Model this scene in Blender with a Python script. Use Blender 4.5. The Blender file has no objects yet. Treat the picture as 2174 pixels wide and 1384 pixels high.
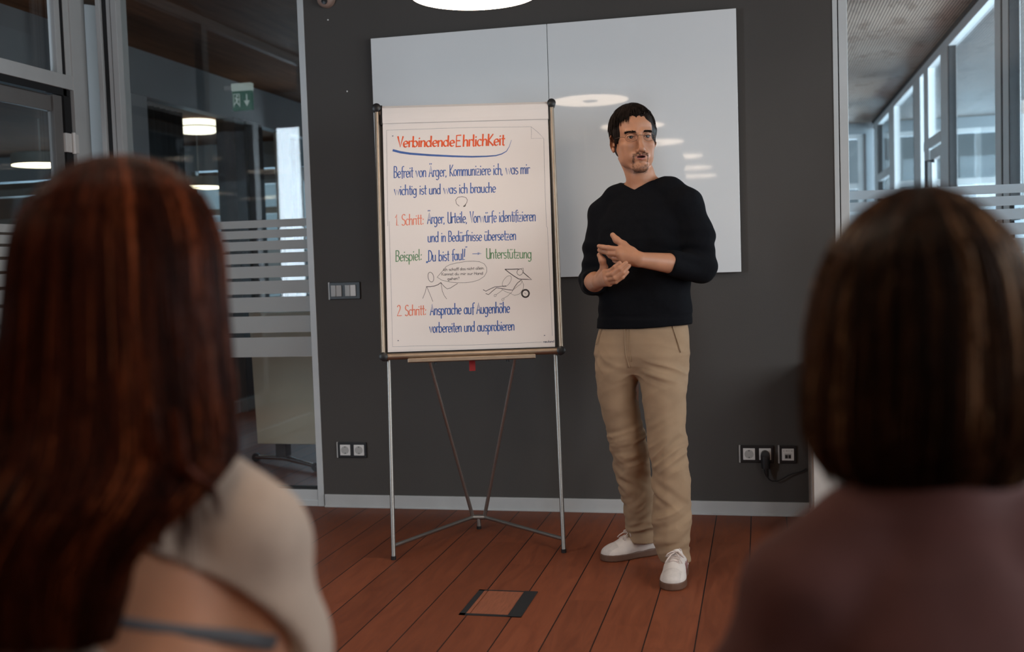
import bpy, bmesh, math, random
import numpy as np
from mathutils import Vector, Matrix

scene = bpy.context.scene
COL = scene.collection
random.seed(7)
RNG = np.random.default_rng(11)

# ---------------------------------------------------------------- camera
def camera_axes(yaw, pitch, roll):
    cy, sy = math.cos(yaw), math.sin(yaw)
    fwd = Vector((-sy * math.cos(pitch), cy * math.cos(pitch), -math.sin(pitch)))
    r0 = Vector((cy, sy, 0)); d0 = fwd.cross(r0)
    c, s = math.cos(roll), math.sin(roll)
    return c * r0 + s * d0, -s * r0 + c * d0, fwd

right, down, fwd = camera_axes(math.radians(13.044), math.radians(3.2685), math.radians(1.8535))
cam_data = bpy.data.cameras.new('camera')
cam = bpy.data.objects.new('camera', cam_data); COL.objects.link(cam)
m = Matrix.Identity(4)
for i in range(3):
    m[i][0], m[i][1], m[i][2] = right[i], -down[i], -fwd[i]
m[2][3] = 1.22
cam.matrix_world = m
cam_data.sensor_width = 36.0
cam_data.lens = 2290.17 / 2174 * 36.0
cam_data.clip_start = 0.05
cam_data.dof.use_dof = True
cam_data.dof.focus_distance = 4.38
cam_data.dof.aperture_fstop = 2.35
scene.camera = cam

# ---------------------------------------------------------------- world, daylight, exposure
world = bpy.data.worlds.new('world'); scene.world = world
world.use_nodes = True
bg = world.node_tree.nodes['Background']
bg.inputs[0].default_value = (0.50, 0.66, 0.80, 1)
bg.inputs[1].default_value = 0.42

def area_light(name, loc, direction, sx, sy, power, color):
    d = bpy.data.lights.new(name, 'AREA'); d.shape = 'RECTANGLE'
    d.size, d.size_y, d.energy, d.color = sx, sy, power, color
    o = bpy.data.objects.new(name, d); COL.objects.link(o)
    o.location = loc
    o.rotation_euler = Vector(direction).to_track_quat('-Z', 'Y').to_euler()
    return o
DAY = (0.62, 0.80, 1.0)
area_light('daylight_room_window', (2.72, 1.9, 1.72), (-1, 0.12, -0.02), 5.0, 1.75, 158, (0.93, 0.96, 1.0))
area_light('daylight_corridor_room', (5.6, 10.0, 1.5), (-1, 0, 0.42), 8.5, 1.8, 1050, (0.74, 0.87, 1.0))
area_light('daylight_corridor_end', (2.6, 15.6, 1.7), (0, -1, 0.2), 2.6, 1.6, 300, DAY)
area_light('fill_light_corridor_near', (3.7, 5.35, 1.8), (-0.35, 1, 0.1), 2.6, 1.8, 720, (0.76, 0.87, 1.0))  # added fill that brightens the corridor posts; no window behind it
area_light('fill_light_passage_near', (-3.98, 1.05, 1.75), (0.03, 1, 0.02), 0.75, 1.6, 78, (0.76, 0.87, 1.0))  # unseen fill added to brighten column, fascia and table in the passage
area_light('daylight_side_room', (-6.6, 11.4, 1.7), (0.1, -1, 0.3), 4.2, 1.3, 150, DAY)
area_light('daylight_passage_end', (-3.3, 14.85, 1.6), (-0.12, -1, 0.05), 1.9, 2.2, 14, (0.72, 0.86, 1.0))

scene.view_settings.view_transform = 'Standard'
scene.view_settings.look = 'None'
scene.view_settings.gamma = 1.0
scene.view_settings.exposure = 0.0
scene.view_settings.use_curve_mapping = False
scene.cycles.use_denoising = True
scene.cycles.max_bounces = 10
scene.cycles.transparent_max_bounces = 16
scene.cycles.caustics_reflective = False
scene.cycles.caustics_refractive = False
scene.cycles.sample_clamp_indirect = 4.0

LAMP_POWER = 10.5

# ---------------------------------------------------------------- helpers: materials
def srgb(r, g, b):
    f = lambda c: (c / 255 / 12.92) if c / 255 <= 0.04045 else ((c / 255 + 0.055) / 1.055) ** 2.4
    return (f(r), f(g), f(b), 1.0)

def material(name, color, rough=0.5, metal=0.0, spec=0.5, vary=0.0, vscale=8.0, stretch=(1, 1, 1), bump=0.0, bscale=60.0, coat=0.0, sheen=0.0):
    mt = bpy.data.materials.new(name); mt.use_nodes = True
    nt = mt.node_tree; N = nt.nodes; L = nt.links
    b = N['Principled BSDF']
    b.inputs['Roughness'].default_value = rough
    b.inputs['Metallic'].default_value = metal
    b.inputs['Specular IOR Level'].default_value = spec
    b.inputs['Coat Weight'].default_value = coat
    b.inputs['Sheen Weight'].default_value = sheen
    tc = N.new('ShaderNodeTexCoord'); mp = N.new('ShaderNodeMapping')
    mp.inputs['Scale'].default_value = stretch
    L.new(tc.outputs['Object'], mp.inputs['Vector'])
    nz = N.new('ShaderNodeTexNoise'); nz.inputs['Scale'].default_value = vscale
    nz.inputs['Detail'].default_value = 5.0
    L.new(mp.outputs[0], nz.inputs['Vector'])
    rp = N.new('ShaderNodeValToRGB')
    c = color if len(color) == 4 else (*color, 1)
    lo = tuple(x * (1 - vary) for x in c[:3]) + (1,); hi = tuple(min(1, x * (1 + vary)) for x in c[:3]) + (1,)
    rp.color_ramp.elements[0].color = lo; rp.color_ramp.elements[1].color = hi
    rp.color_ramp.elements[0].position = 0.3; rp.color_ramp.elements[1].position = 0.7
    L.new(nz.outputs['Fac'], rp.inputs['Fac']); L.new(rp.outputs['Color'], b.inputs['Base Color'])
    if bump:
        n2 = N.new('ShaderNodeTexNoise'); n2.inputs['Scale'].default_value = bscale; n2.inputs['Detail'].default_value = 3
        L.new(mp.outputs[0], n2.inputs['Vector'])
        bp = N.new('ShaderNodeBump'); bp.inputs['Strength'].default_value = bump; bp.inputs['Distance'].default_value = 0.002
        L.new(n2.outputs['Fac'], bp.inputs['Height']); L.new(bp.outputs['Normal'], b.inputs['Normal'])
    return mt

def emission(name, color, strength):
    mt = bpy.data.materials.new(name); mt.use_nodes = True
    nt = mt.node_tree; nt.nodes.clear()
    e = nt.nodes.new('ShaderNodeEmission'); e.inputs[0].default_value = (*color[:3], 1); e.inputs[1].default_value = strength
    o = nt.nodes.new('ShaderNodeOutputMaterial'); nt.links.new(e.outputs[0], o.inputs[0])
    return mt

def glass(name, tint=(0.96, 0.98, 0.98), refl=1.0):
    mt = bpy.data.materials.new(name); mt.use_nodes = True
    nt = mt.node_tree; nt.nodes.clear(); N = nt.nodes; L = nt.links
    t = N.new('ShaderNodeBsdfTransparent'); t.inputs[0].default_value = (*tint, 1)
    g = N.new('ShaderNodeBsdfGlossy'); g.inputs['Roughness'].default_value = 0.015
    fr = N.new('ShaderNodeFresnel')          # thin pane: both faces behave like the air-to-glass side
    ge = N.new('ShaderNodeNewGeometry'); mr = N.new('ShaderNodeMapRange')
    mr.inputs['To Min'].default_value = 1.5; mr.inputs['To Max'].default_value = 1 / 1.5
    L.new(ge.outputs['Backfacing'], mr.inputs['Value']); L.new(mr.outputs[0], fr.inputs[0])
    ml = N.new('ShaderNodeMath'); ml.operation = 'MULTIPLY'; ml.inputs[1].default_value = refl
    L.new(fr.outputs[0], ml.inputs[0])
    mx = N.new('ShaderNodeMixShader'); o = N.new('ShaderNodeOutputMaterial')
    L.new(ml.outputs[0], mx.inputs[0]); L.new(t.outputs[0], mx.inputs[1]); L.new(g.outputs[0], mx.inputs[2])
    L.new(mx.outputs[0], o.inputs[0])
    return mt

def frosted(name, color, solid):
    mt = bpy.data.materials.new(name); mt.use_nodes = True
    nt = mt.node_tree; nt.nodes.clear(); N = nt.nodes; L = nt.links
    tl = N.new('ShaderNodeBsdfTranslucent'); tl.inputs[0].default_value = (*color[:3], 1)
    df = N.new('ShaderNodeBsdfDiffuse'); df.inputs[0].default_value = (*color[:3], 1)
    m1 = N.new('ShaderNodeMixShader'); m1.inputs[0].default_value = 0.5
    tr = N.new('ShaderNodeBsdfTransparent')
    m2 = N.new('ShaderNodeMixShader'); m2.inputs[0].default_value = solid
    o = N.new('ShaderNodeOutputMaterial')
    L.new(tl.outputs[0], m1.inputs[1]); L.new(df.outputs[0], m1.inputs[2])
    L.new(tr.outputs[0], m2.inputs[1]); L.new(m1.outputs[0], m2.inputs[2]); L.new(m2.outputs[0], o.inputs[0])
    return mt

# ---------------------------------------------------------------- helpers: meshes
class MB:
    """collects shapes in world coordinates; build() links them as one mesh object"""
    def __init__(self):
        self.v = []; self.f = []; self.m = []
    def add(self, verts, faces, mi=0):
        o = len(self.v); self.v += [tuple(p) for p in verts]
        self.f += [tuple(i + o for i in f) for f in faces]; self.m += [mi] * len(faces)
        return self
    def box(self, lo, hi, mi=0):
        x0, y0, z0 = lo; x1, y1, z1 = hi
        return self.add([(x0,y0,z0),(x1,y0,z0),(x1,y1,z0),(x0,y1,z0),(x0,y0,z1),(x1,y0,z1),(x1,y1,z1),(x0,y1,z1)],
                        [(0,3,2,1),(4,5,6,7),(0,1,5,4),(1,2,6,5),(2,3,7,6),(3,0,4,7)], mi)
    def obox(self, c, ax, ay, az, hx, hy, hz, mi=0):
        c = Vector(c); V = []
        for sz in (-1, 1):
            for sx, sy in ((-1,-1),(1,-1),(1,1),(-1,1)):
                V.append(c + Vector(ax)*hx*sx + Vector(ay)*hy*sy + Vector(az)*hz*sz)
        return self.add(V, [(0,3,2,1),(4,5,6,7),(0,1,5,4),(1,2,6,5),(2,3,7,6),(3,0,4,7)], mi)
    def tube(self, pts, r, n=12, mi=0, cap=True, flat=1.0, up=None):
        pts = [Vector(p) for p in pts]; k = len(pts)
        rr = r if isinstance(r, (list, tuple)) else [r] * k
        base = len(self.v); prev = None; V = []; F = []
        for i, p in enumerate(pts):
            t = (pts[min(i+1, k-1)] - pts[max(i-1, 0)]).normalized()
            if prev is None:
                a = Vector(up) if up is not None else (Vector((0,0,1)) if abs(t.z) < 0.9 else Vector((1,0,0)))
            else: a = prev
            a = (a - t * a.dot(t)).normalized(); prev = a; b = t.cross(a)
            for j in range(n):
                th = 2 * math.pi * j / n
                V.append(p + a * (math.cos(th) * rr[i] * flat) + b * (math.sin(th) * rr[i]))
        for i in range(k - 1):
            for j in range(n):
                F.append((i*n+j, i*n+(j+1)%n, (i+1)*n+(j+1)%n, (i+1)*n+j))
        if cap:
            F.append(tuple(range(n-1, -1, -1))); F.append(tuple((k-1)*n + j for j in range(n)))
        return self.add(V, F, mi)
    def cyl(self, a, b, r, n=24, mi=0, r2=None):
        return self.tube([a, b], [r, r if r2 is None else r2], n, mi)
    def lathe(self, c, prof, n=48, mi=0, axis='z'):
        """prof: (radius, height) from bottom to top"""
        V = []; F = []; k = len(prof)
        for r, h in prof:
            for j in range(n):
                th = 2*math.pi*j/n
                p = (r*math.cos(th), r*math.sin(th), h) if axis == 'z' else (r*math.cos(th), -h, r*math.sin(th))
                V.append((c[0]+p[0], c[1]+p[1], c[2]+p[2]))
        for i in range(k-1):
            for j in range(n):
                F.append((i*n+j, i*n+(j+1)%n, (i+1)*n+(j+1)%n, (i+1)*n+j))
        if prof[0][0] > 1e-6: F.append(tuple(range(n-1,-1,-1)))
        if prof[-1][0] > 1e-6: F.append(tuple((k-1)*n+j for j in range(n)))
        return self.add(V, F, mi)
    def build(self, name, mats, parent=None, bevel=0.0, smooth=False, segs=2, origin=None):
        me = bpy.data.meshes.new(name)
        root = parent
        while root is not None and root.parent is not None: root = root.parent
        off = Vector(root.location) if root is not None else (Vector(origin) if origin is not None else Vector((0,0,0)))
        me.from_pydata([Vector(p) - off for p in self.v], [], self.f)
        mats = mats if isinstance(mats, (list, tuple)) else [mats]
        for x in mats: me.materials.append(x)
        me.polygons.foreach_set('material_index', self.m)
        if smooth:
            me.polygons.foreach_set('use_smooth', [True] * len(me.polygons))
        me.update()
        o = bpy.data.objects.new(name, me); COL.objects.link(o)
        if parent is not None: o.parent = parent
        elif origin is not None: o.location = off
        if bevel:
            bv = o.modifiers.new('bevel', 'BEVEL'); bv.width = bevel; bv.segments = segs
            bv.limit_method = 'ANGLE'; bv.angle_limit = math.radians(40)
        if smooth and not bevel:
            try: me.set_sharp_from_angle(angle=math.radians(50))
            except Exception: pass
        return o

def thing(name, label, cat, loc=(0, 0, 0), group=None):
    o = bpy.data.objects.new(name, None); COL.objects.link(o)
    o.empty_display_size = 0.1
    o.location = loc; o['label'] = label; o['category'] = cat
    if group: o['group'] = group
    return o

def tag(o, label, cat, group=None):
    o['label'] = label; o['category'] = cat
    if group: o['group'] = group
    return o

def structure(o, label, cat):
    o['kind'] = 'structure'; o['label'] = label; o['category'] = cat
    return o

def duplicate(root, loc, label, group=None):
    r = root.copy(); COL.objects.link(r); r.location = loc; r['label'] = label
    if group: r['group'] = group
    for ch in list(root.children):
        c = ch.copy(); COL.objects.link(c); c.parent = r
        for g in list(ch.children):
            d = g.copy(); COL.objects.link(d); d.parent = c
    return r
# ================================================================ SETTING
def node_math(nt, op, a, b=None, c=None):
    n = nt.nodes.new('ShaderNodeMath'); n.operation = op
    for i, x in enumerate((a, b, c)):
        if x is None: continue
        if isinstance(x, (int, float)): n.inputs[i].default_value = x
        else: nt.links.new(x, n.inputs[i])
    return n.outputs[0]

def floor_material():
    mt = bpy.data.materials.new('wood_plank_floor'); mt.use_nodes = True
    nt = mt.node_tree; N = nt.nodes; L = nt.links; b = N['Principled BSDF']
    tc = N.new('ShaderNodeTexCoord'); sp = N.new('ShaderNodeSeparateXYZ'); L.new(tc.outputs['Object'], sp.inputs[0])
    X, Y = sp.outputs[0], sp.outputs[1]
    q = node_math(nt, 'DIVIDE', node_math(nt, 'SUBTRACT', X, 0.0963), 0.16)
    idx = node_math(nt, 'FLOOR', q); fr = node_math(nt, 'FRACT', q)
    edge = node_math(nt, 'MINIMUM', fr, node_math(nt, 'SUBTRACT', 1.0, fr))
    gap = node_math(nt, 'LESS_THAN', edge, 0.0135)
    wn = N.new('ShaderNodeTexWhiteNoise'); wn.noise_dimensions = '1D'; L.new(idx, wn.inputs['W'])
    # long boards: each starts at its own offset
    yq = node_math(nt, 'ADD', node_math(nt, 'DIVIDE', Y, 1.9), node_math(nt, 'MULTIPLY', wn.outputs['Value'], 7.3))
    yfr = node_math(nt, 'FRACT', yq); yid = node_math(nt, 'FLOOR', yq)
    wn2 = N.new('ShaderNodeTexWhiteNoise'); wn2.noise_dimensions = '2D'
    cb = N.new('ShaderNodeCombineXYZ'); L.new(idx, cb.inputs[0]); L.new(yid, cb.inputs[1]); L.new(cb.outputs[0], wn2.inputs['Vector'])
    cb2 = N.new('ShaderNodeCombineXYZ')
    L.new(node_math(nt, 'MULTIPLY', X, 22.0), cb2.inputs[0])
    L.new(node_math(nt, 'MULTIPLY', Y, 3.2), cb2.inputs[1])
    L.new(node_math(nt, 'MULTIPLY', wn2.outputs['Value'], 37.0), cb2.inputs[2])
    gr = N.new('ShaderNodeTexNoise'); gr.inputs['Scale'].default_value = 1.0; gr.inputs['Detail'].default_value = 9
    gr.inputs['Roughness'].default_value = 0.66; gr.inputs['Distortion'].default_value = 1.6
    L.new(cb2.outputs[0], gr.inputs['Vector'])
    rp = N.new('ShaderNodeValToRGB'); e = rp.color_ramp.elements
    e[0].position = 0.25; e[0].color = (0.150, 0.039, 0.0175, 1)
    e[1].position = 0.8; e[1].color = (0.265, 0.077, 0.034, 1)
    L.new(gr.outputs['Fac'], rp.inputs['Fac'])
    hv = N.new('ShaderNodeHueSaturation'); L.new(rp.outputs['Color'], hv.inputs['Color'])
    L.new(node_math(nt, 'ADD', 0.86, node_math(nt, 'MULTIPLY', wn2.outputs['Value'], 0.26)), hv.inputs['Value'])
    mx = N.new('ShaderNodeMix'); mx.data_type = 'RGBA'
    L.new(gap, mx.inputs[0]); L.new(hv.outputs['Color'], mx.inputs[6]); mx.inputs[7].default_value = (0.008, 0.006, 0.006, 1)
    L.new(mx.outputs[2], b.inputs['Base Color'])
    L.new(node_math(nt, 'ADD', 0.42, node_math(nt, 'MULTIPLY', gr.outputs['Fac'], 0.2)), b.inputs['Roughness'])
    b.inputs['Specular IOR Level'].default_value = 0.22
    bp = N.new('ShaderNodeBump'); bp.inputs['Strength'].default_value = 0.35; bp.inputs['Distance'].default_value = 0.003
    L.new(node_math(nt, 'SUBTRACT', node_math(nt, 'MULTIPLY', gr.outputs['Fac'], 0.3), gap), bp.inputs['Height'])
    L.new(bp.outputs['Normal'], b.inputs['Normal'])
    return mt

def slat_material(name, light, dark, period=0.015):
    mt = bpy.data.materials.new(name); mt.use_nodes = True
    nt = mt.node_tree; N = nt.nodes; L = nt.links; b = N['Principled BSDF']
    tc = N.new('ShaderNodeTexCoord'); sp = N.new('ShaderNodeSeparateXYZ'); L.new(tc.outputs['Object'], sp.inputs[0])
    fr = node_math(nt, 'FRACT', node_math(nt, 'DIVIDE', sp.outputs[0], period))
    gap = node_math(nt, 'LESS_THAN', fr, 0.36)
    # panel joints every 1.25 m
    j = node_math(nt, 'LESS_THAN', node_math(nt, 'FRACT', node_math(nt, 'DIVIDE', sp.outputs[1], 1.25)), 0.008)
    gap = node_math(nt, 'MAXIMUM', gap, j)
    mp = N.new('ShaderNodeMapping'); mp.inputs['Scale'].default_value = (2.2, 1.0, 1); L.new(tc.outputs['Object'], mp.inputs['Vector'])
    nz = N.new('ShaderNodeTexNoise'); nz.inputs['Scale'].default_value = 3.6; nz.inputs['Detail'].default_value = 8; nz.inputs['Roughness'].default_value = 0.62
    L.new(mp.outputs[0], nz.inputs['Vector'])
    rp = N.new('ShaderNodeValToRGB'); rp.color_ramp.elements[0].position = 0.33; rp.color_ramp.elements[1].position = 0.47
    rp.color_ramp.elements[0].color = tuple(c * k for c, k in zip(light[:3], (0.62, 0.56, 0.52))) + (1,); rp.color_ramp.elements[1].color = light
    L.new(nz.outputs['Fac'], rp.inputs['Fac'])
    mx = N.new('ShaderNodeMix'); mx.data_type = 'RGBA'
    L.new(gap, mx.inputs[0]); L.new(rp.outputs['Color'], mx.inputs[6]); mx.inputs[7].default_value = dark
    L.new(mx.outputs[2], b.inputs['Base Color']); b.inputs['Roughness'].default_value = 0.6
    return mt

M = {}
M['floor'] = floor_material()
M['ceiling'] = slat_material('slatted_wood_ceiling', (0.45, 0.345, 0.27, 1), (0.085, 0.055, 0.04, 1), 0.022)
M['ceiling_light'] = slat_material('pale_slatted_ceiling', (0.20, 0.205, 0.205, 1), (0.12, 0.122, 0.122, 1), 0.03)
M['ceiling_brown'] = material('brown_wood_ceiling', (0.15, 0.066, 0.030), 0.9, spec=0.1, vary=0.25, vscale=3, stretch=(6, 0.6, 1))
M['wall'] = material('dark_grey_wall_paint', (0.066, 0.058, 0.052), 0.75, vary=0.05, vscale=1.5, bump=0.15, bscale=180)
M['white_wall'] = material('pale_wall_paint', (0.50, 0.53, 0.55), 0.8, vary=0.04, vscale=2)
M['fascia_grey'] = material('grey_white_plaster', (0.42, 0.44, 0.445), 0.8, vary=0.05, vscale=2)
M['fascia'] = material('white_painted_plaster', (0.62, 0.64, 0.65), 0.8, vary=0.03, vscale=2)
M['blue_wall'] = material('pale_blue_grey_panels', (0.36, 0.41, 0.44), 0.7, vary=0.05, vscale=2)
M['trim'] = material('light_grey_baseboard', (0.50, 0.50, 0.49), 0.45, vary=0.04)
M['frame'] = material('powder_coated_light_frame', (0.56, 0.575, 0.575), 0.42, vary=0.03)
M['frame_blue'] = material('powder_coated_pale_frame', (0.76, 0.79, 0.80), 0.42, vary=0.03)
M['gasket'] = material('black_rubber_gasket', (0.012, 0.012, 0.013), 0.6)
M['glass'] = glass('clear_partition_glass')
M['glass_passage'] = glass('clear_passage_glass', (0.92, 0.96, 0.96), 0.35)
M['glass_dim'] = glass('clear_corridor_glass', (0.90, 0.95, 0.96), 1.3)
M['frost'] = frosted('frosted_film', (0.74, 0.75, 0.74), 0.88)
M['frost_day_tint'] = frosted('frosted_film_day_tint', (0.62, 0.68, 0.72), 0.88)  # same film with the cool daylight mixed into its colour
M['whiteboard'] = material('glossy_white_enamel', (0.82, 0.83, 0.83), 0.035, spec=0.5, vary=0.015, vscale=1.2)
M['board_edge'] = material('whiteboard_edge', (0.5, 0.5, 0.5), 0.4)
M['alu'] = material('brushed_aluminium', (0.38, 0.36, 0.335), 0.45, metal=1.0, vary=0.06, vscale=30, stretch=(1, 1, 12))
M['champagne'] = material('champagne_aluminium_profile', (0.40, 0.315, 0.24), 0.46, metal=1.0, vary=0.06, vscale=20)
M['chrome'] = material('polished_chrome', (0.6, 0.6, 0.6), 0.12, metal=1.0)
M['black'] = material('black_plastic', (0.012, 0.012, 0.013), 0.42, vary=0.1)
M['black_matte'] = material('matte_black', (0.010, 0.010, 0.011), 0.8, vary=0.1)
M['white_plastic'] = material('white_plastic', (0.78, 0.76, 0.73), 0.35, vary=0.02)
M['grey_plastic'] = material('grey_plastic', (0.46, 0.45, 0.43), 0.4, vary=0.02)
M['white_lacquer'] = material('white_lacquered_board', (0.66, 0.63, 0.59), 0.4, vary=0.02)
M['lamp_body'] = material('lamp_housing', (0.30, 0.28, 0.25), 0.5, vary=0.03)
M['lamp_glow'] = emission('lamp_diffuser_glow', (1.0, 0.80, 0.62), LAMP_POWER)
M['lamp_glow_far'] = emission('far_lamp_diffuser_glow', (1.0, 0.80, 0.55), 6.0)
M['cream'] = material('cream_table_laminate', (0.85, 0.75, 0.58), 0.32, vary=0.04, vscale=3)
M['curtain'] = material('charcoal_curtain_fabric', (0.030, 0.032, 0.036), 0.85, vary=0.15, vscale=20, stretch=(3, 3, 0.3))
M['sign_green'] = emission('exit_sign_green', (0.0, 0.13, 0.065), 0.22)
M['sign_white'] = emission('exit_sign_white', (0.75, 0.9, 0.85), 0.24)
M['red'] = material('red_plastic', (0.35, 0.01, 0.012), 0.4)
M['skyline'] = material('outside_facade', (0.45, 0.47, 0.48), 0.8, vary=0.25, vscale=0.8)

ZC = 2.9
YW = 5.16                      # front face of the dark wall

structure(MB().box((-9.5, -4.2, -0.12), (6.0, 15.2, 0)).build('floor', M['floor']), 'reddish brown wood plank floor with dark seams', 'floor')
structure(MB().box((-2.16, -4.2, ZC), (6.0, 5.2, ZC + 0.12)).box((-2.16, 5.2, ZC), (1.50, 15.2, ZC + 0.12)).box((-3.52, -4.2, ZC), (-2.16, 5.2, ZC + 0.12)).build('ceiling', M['ceiling']), 'slatted wooden ceiling with fine grooves', 'ceiling')
structure(MB().box((1.50, 5.2, ZC), (6.0, 15.2, ZC + 0.12)).build('ceiling_corridor_room', M['ceiling_light']), 'pale ceiling of the room behind the corridor glazing', 'ceiling')
structure(MB().box((-4.46, 5.2, ZC), (-2.16, 15.2, ZC + 0.12)).box((-4.46, -4.2, ZC), (-3.52, 5.2, ZC + 0.12)).build('ceiling_passage', M['ceiling_brown']), 'brown wood ceiling of the passage behind the glass', 'ceiling')
structure(MB().box((-9.5, -4.2, 2.57), (-4.56, 15.2, 2.69)).build('ceiling_side_room', M['ceiling_brown']), 'lower brown wood ceiling beyond the glazed passage', 'ceiling')

structure(MB().box((-2.222, YW, 0), (0.337, YW + 0.14, ZC)).build('wall_back', M['wall']), 'dark grey painted wall behind the whiteboards', 'wall')
bb = MB().box((-2.215, YW - 0.013, 0.006), (0.337, YW, 0.066)).box((-2.215, YW - 0.020, 0.0), (0.337, YW, 0.009))
structure(bb.build('baseboard_back', M['trim'], bevel=0.002), 'light grey baseboard along the dark wall', 'baseboard')

# rear and side walls of the meeting room (behind the camera)
structure(MB().box((-3.52, -4.2, 0), (2.6, -4.05, ZC)).build('wall_rear', M['white_wall']), 'pale wall behind the audience', 'wall')
w = MB().box((2.45, -4.05, 0), (2.6, 5.2, 0.75)).box((2.45, -4.05, 2.62), (2.6, 5.2, ZC)).box((2.45, -4.05, 0.75), (2.6, -1.2, 2.62)).box((2.45, 4.4, 0.75), (2.6, 5.2, 2.62))
structure(w.build('wall_right', M['white_wall']), 'pale wall with a wide window opening', 'wall')
wf = MB()
for y in (-1.2, 0.18, 1.58, 2.98, 4.34): wf.box((2.47, y, 0.75), (2.53, y + 0.06, 2.62))
wf.box((2.47, -1.2, 0.75), (2.53, 4.4, 0.81)); wf.box((2.47, -1.2, 2.56), (2.53, 4.4, 2.62))
win = structure(wf.build('window_3', M['frame']), 'wide window in the side wall', 'window')
MB().box((2.495, -1.2, 0.78), (2.505, 4.4, 2.6)).build('pane', M['glass'], win)

# ---------------------------------------------------------------- glazed partition beside the dark wall
GY = YW + 0.045
p = MB()
p.box((-2.257, YW - 0.002, 0), (-2.223, YW + 0.10, ZC))                  # post against the wall
p.box((-3.342, YW + 0.005, 0), (-3.318, YW + 0.10, ZC))
p.box((-3.314, YW, 0), (-3.280, YW + 0.10, ZC))
p.box((-3.402, YW, 0), (-3.376, YW + 0.10, ZC))
p.box((-3.280, YW + 0.006, 0.0), (-2.257, YW + 0.08, 0.085))             # sill rail
p.box((-3.280, YW + 0.000, 0.0), (-2.257, YW + 0.08, 0.032))
p.box((-3.280, YW + 0.01, 2.86), (-2.257, YW + 0.08, ZC))
w1 = structure(p.build('window_1', M['frame'], bevel=0.002), 'tall glazed partition between corner post and dark wall', 'window')
g = MB().box((-3.3745, YW + 0.02, 0), (-3.3425, YW + 0.09, ZC)).box((-3.3175, YW + 0.004, 0), (-3.3145, YW + 0.09, ZC))
g.box((-3.276, YW + 0.02, 0.085), (-2.26, YW + 0.07, 0.094))
g.build('gasket', M['gasket'], w1)
MB().box((-3.28, GY, 0.09), (-2.257, GY + 0.01, 2.87)).box((-3.503, GY, 0.0), (-3.402, GY + 0.01, ZC)).build('pane', M['glass'], w1)

STRIPES = [(1.4922, 1.4528), (1.4399, 1.3978), (1.3832, 1.3359), (1.3201, 1.2674), (1.2521, 1.192), (1.1752, 1.1077),
           (1.0904, 1.0122), (0.9912, 0.9044), (0.8803, 0.7768)]
def stripes(x0, x1, dz, mat, parent):
    b = MB()
    for hi, lo in STRIPES: b.box((x0, GY - 0.0016, lo + dz), (x1, GY - 0.0004, hi + dz))
    return b.build('frosted_stripes', mat, parent)
stripes(-3.28, -2.257, 0.0, M['frost'], w1)

# ---------------------------------------------------------------- glazed partition towards the daylit corridor
p = MB()
p.box((0.337, YW - 0.004, 0), (0.3585, YW + 0.10, ZC)).box((0.3630, YW - 0.004, 0), (0.4015, YW + 0.10, ZC))
p.box((2.41, YW, 0), (2.45, YW + 0.10, ZC)).box((0.40, YW + 0.006, 0), (2.41, YW + 0.08, 0.085)).box((0.40, YW + 0.01, 2.86), (2.41, YW + 0.08, ZC))
w2 = structure(p.build('window_2', M['frame'], bevel=0.002), 'tall glazed partition towards the bright corridor', 'window')
MB().box((0.3585, YW + 0.004, 0), (0.3630, YW + 0.09, ZC)).build('gasket', M['gasket'], w2)
MB().box((0.40, GY, 0.085), (2.41, GY + 0.01, 2.87)).build('pane', M['glass'], w2)
stripes(0.4015, 2.41, 0.0125, M['frost_day_tint'], w2)

# ---------------------------------------------------------------- left wall with the glazed door and its transom
XL = -3.51
p = MB()
p.box((XL - 0.045, YW - 0.075, 0), (XL + 0.007, YW + 0.055, ZC))              # corner post
p.box((XL - 0.06, 3.86, 0), (XL, 3.93, ZC))
p.box((XL - 0.05, 3.93, 2.208), (XL + 0.004, YW - 0.05, 2.281))            # transom bar
p.box((XL - 0.05, 3.93, 2.84), (XL, YW - 0.10, ZC))
p.box((XL - 0.045, YW - 0.189, 2.281), (XL - 0.004, YW - 0.146, 2.84))
p.box((XL - 0.045, YW - 0.120, 2.281), (XL - 0.002, YW - 0.07, 2.84))
p.box((XL - 0.045, 3.93, 0), (XL - 0.004, 3.96, 2.208))
p.box((XL - 0.045, -4.05, 0), (XL, -3.98, ZC)).box((XL - 0.045, -4.05, 2.84), (XL, 3.86, ZC)).box((XL - 0.045, -4.05, 0), (XL, 3.86, 0.085))
for y in (-2.4, -0.9, 0.7, 2.3): p.box((XL - 0.05, y, 0.085), (XL, y + 0.05, 2.84))
w4 = structure(p.build('window_4', M['frame'], bevel=0.002), 'glazed side wall with door frame and transom bar', 'window')
g = MB().box((XL - 0.05, YW - 0.146, 0.0), (XL - 0.006, YW - 0.120, 2.84)).box((XL - 0.05, 3.93, 2.172), (XL - 0.006, YW - 0.10, 2.208)).box((XL - 0.05, YW - 0.150, 0.0), (XL - 0.012, YW - 0.08, 2.208))
g.build('gasket', M['gasket'], w4)
q = MB().box((XL - 0.03, 3.93, 2.281), (XL - 0.022, YW - 0.18, 2.84)).box((XL - 0.03, -3.98, 0.085), (XL - 0.022, 3.86, 2.84))
q.build('pane', M['glass'], w4)
d = MB()
d.box((XL - 0.05, 3.97, 0.01), (XL - 0.012, 4.05, 2.168)).box((XL - 0.05, 4.935, 0.01), (XL - 0.012, 5.005, 2.168))
d.box((XL - 0.05, 4.05, 2.082), (XL - 0.025, 4.935, 2.160)).box((XL - 0.05, 4.05, 0.01), (XL - 0.008, 4.935, 0.10))
M['door_frame'] = material('door_frame_grey', (0.17, 0.165, 0.16), 0.45, vary=0.03)
door = structure(d.build('door_1', M['door_frame'], bevel=0.002), 'glazed door with pale metal frame under the transom', 'door')
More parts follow.
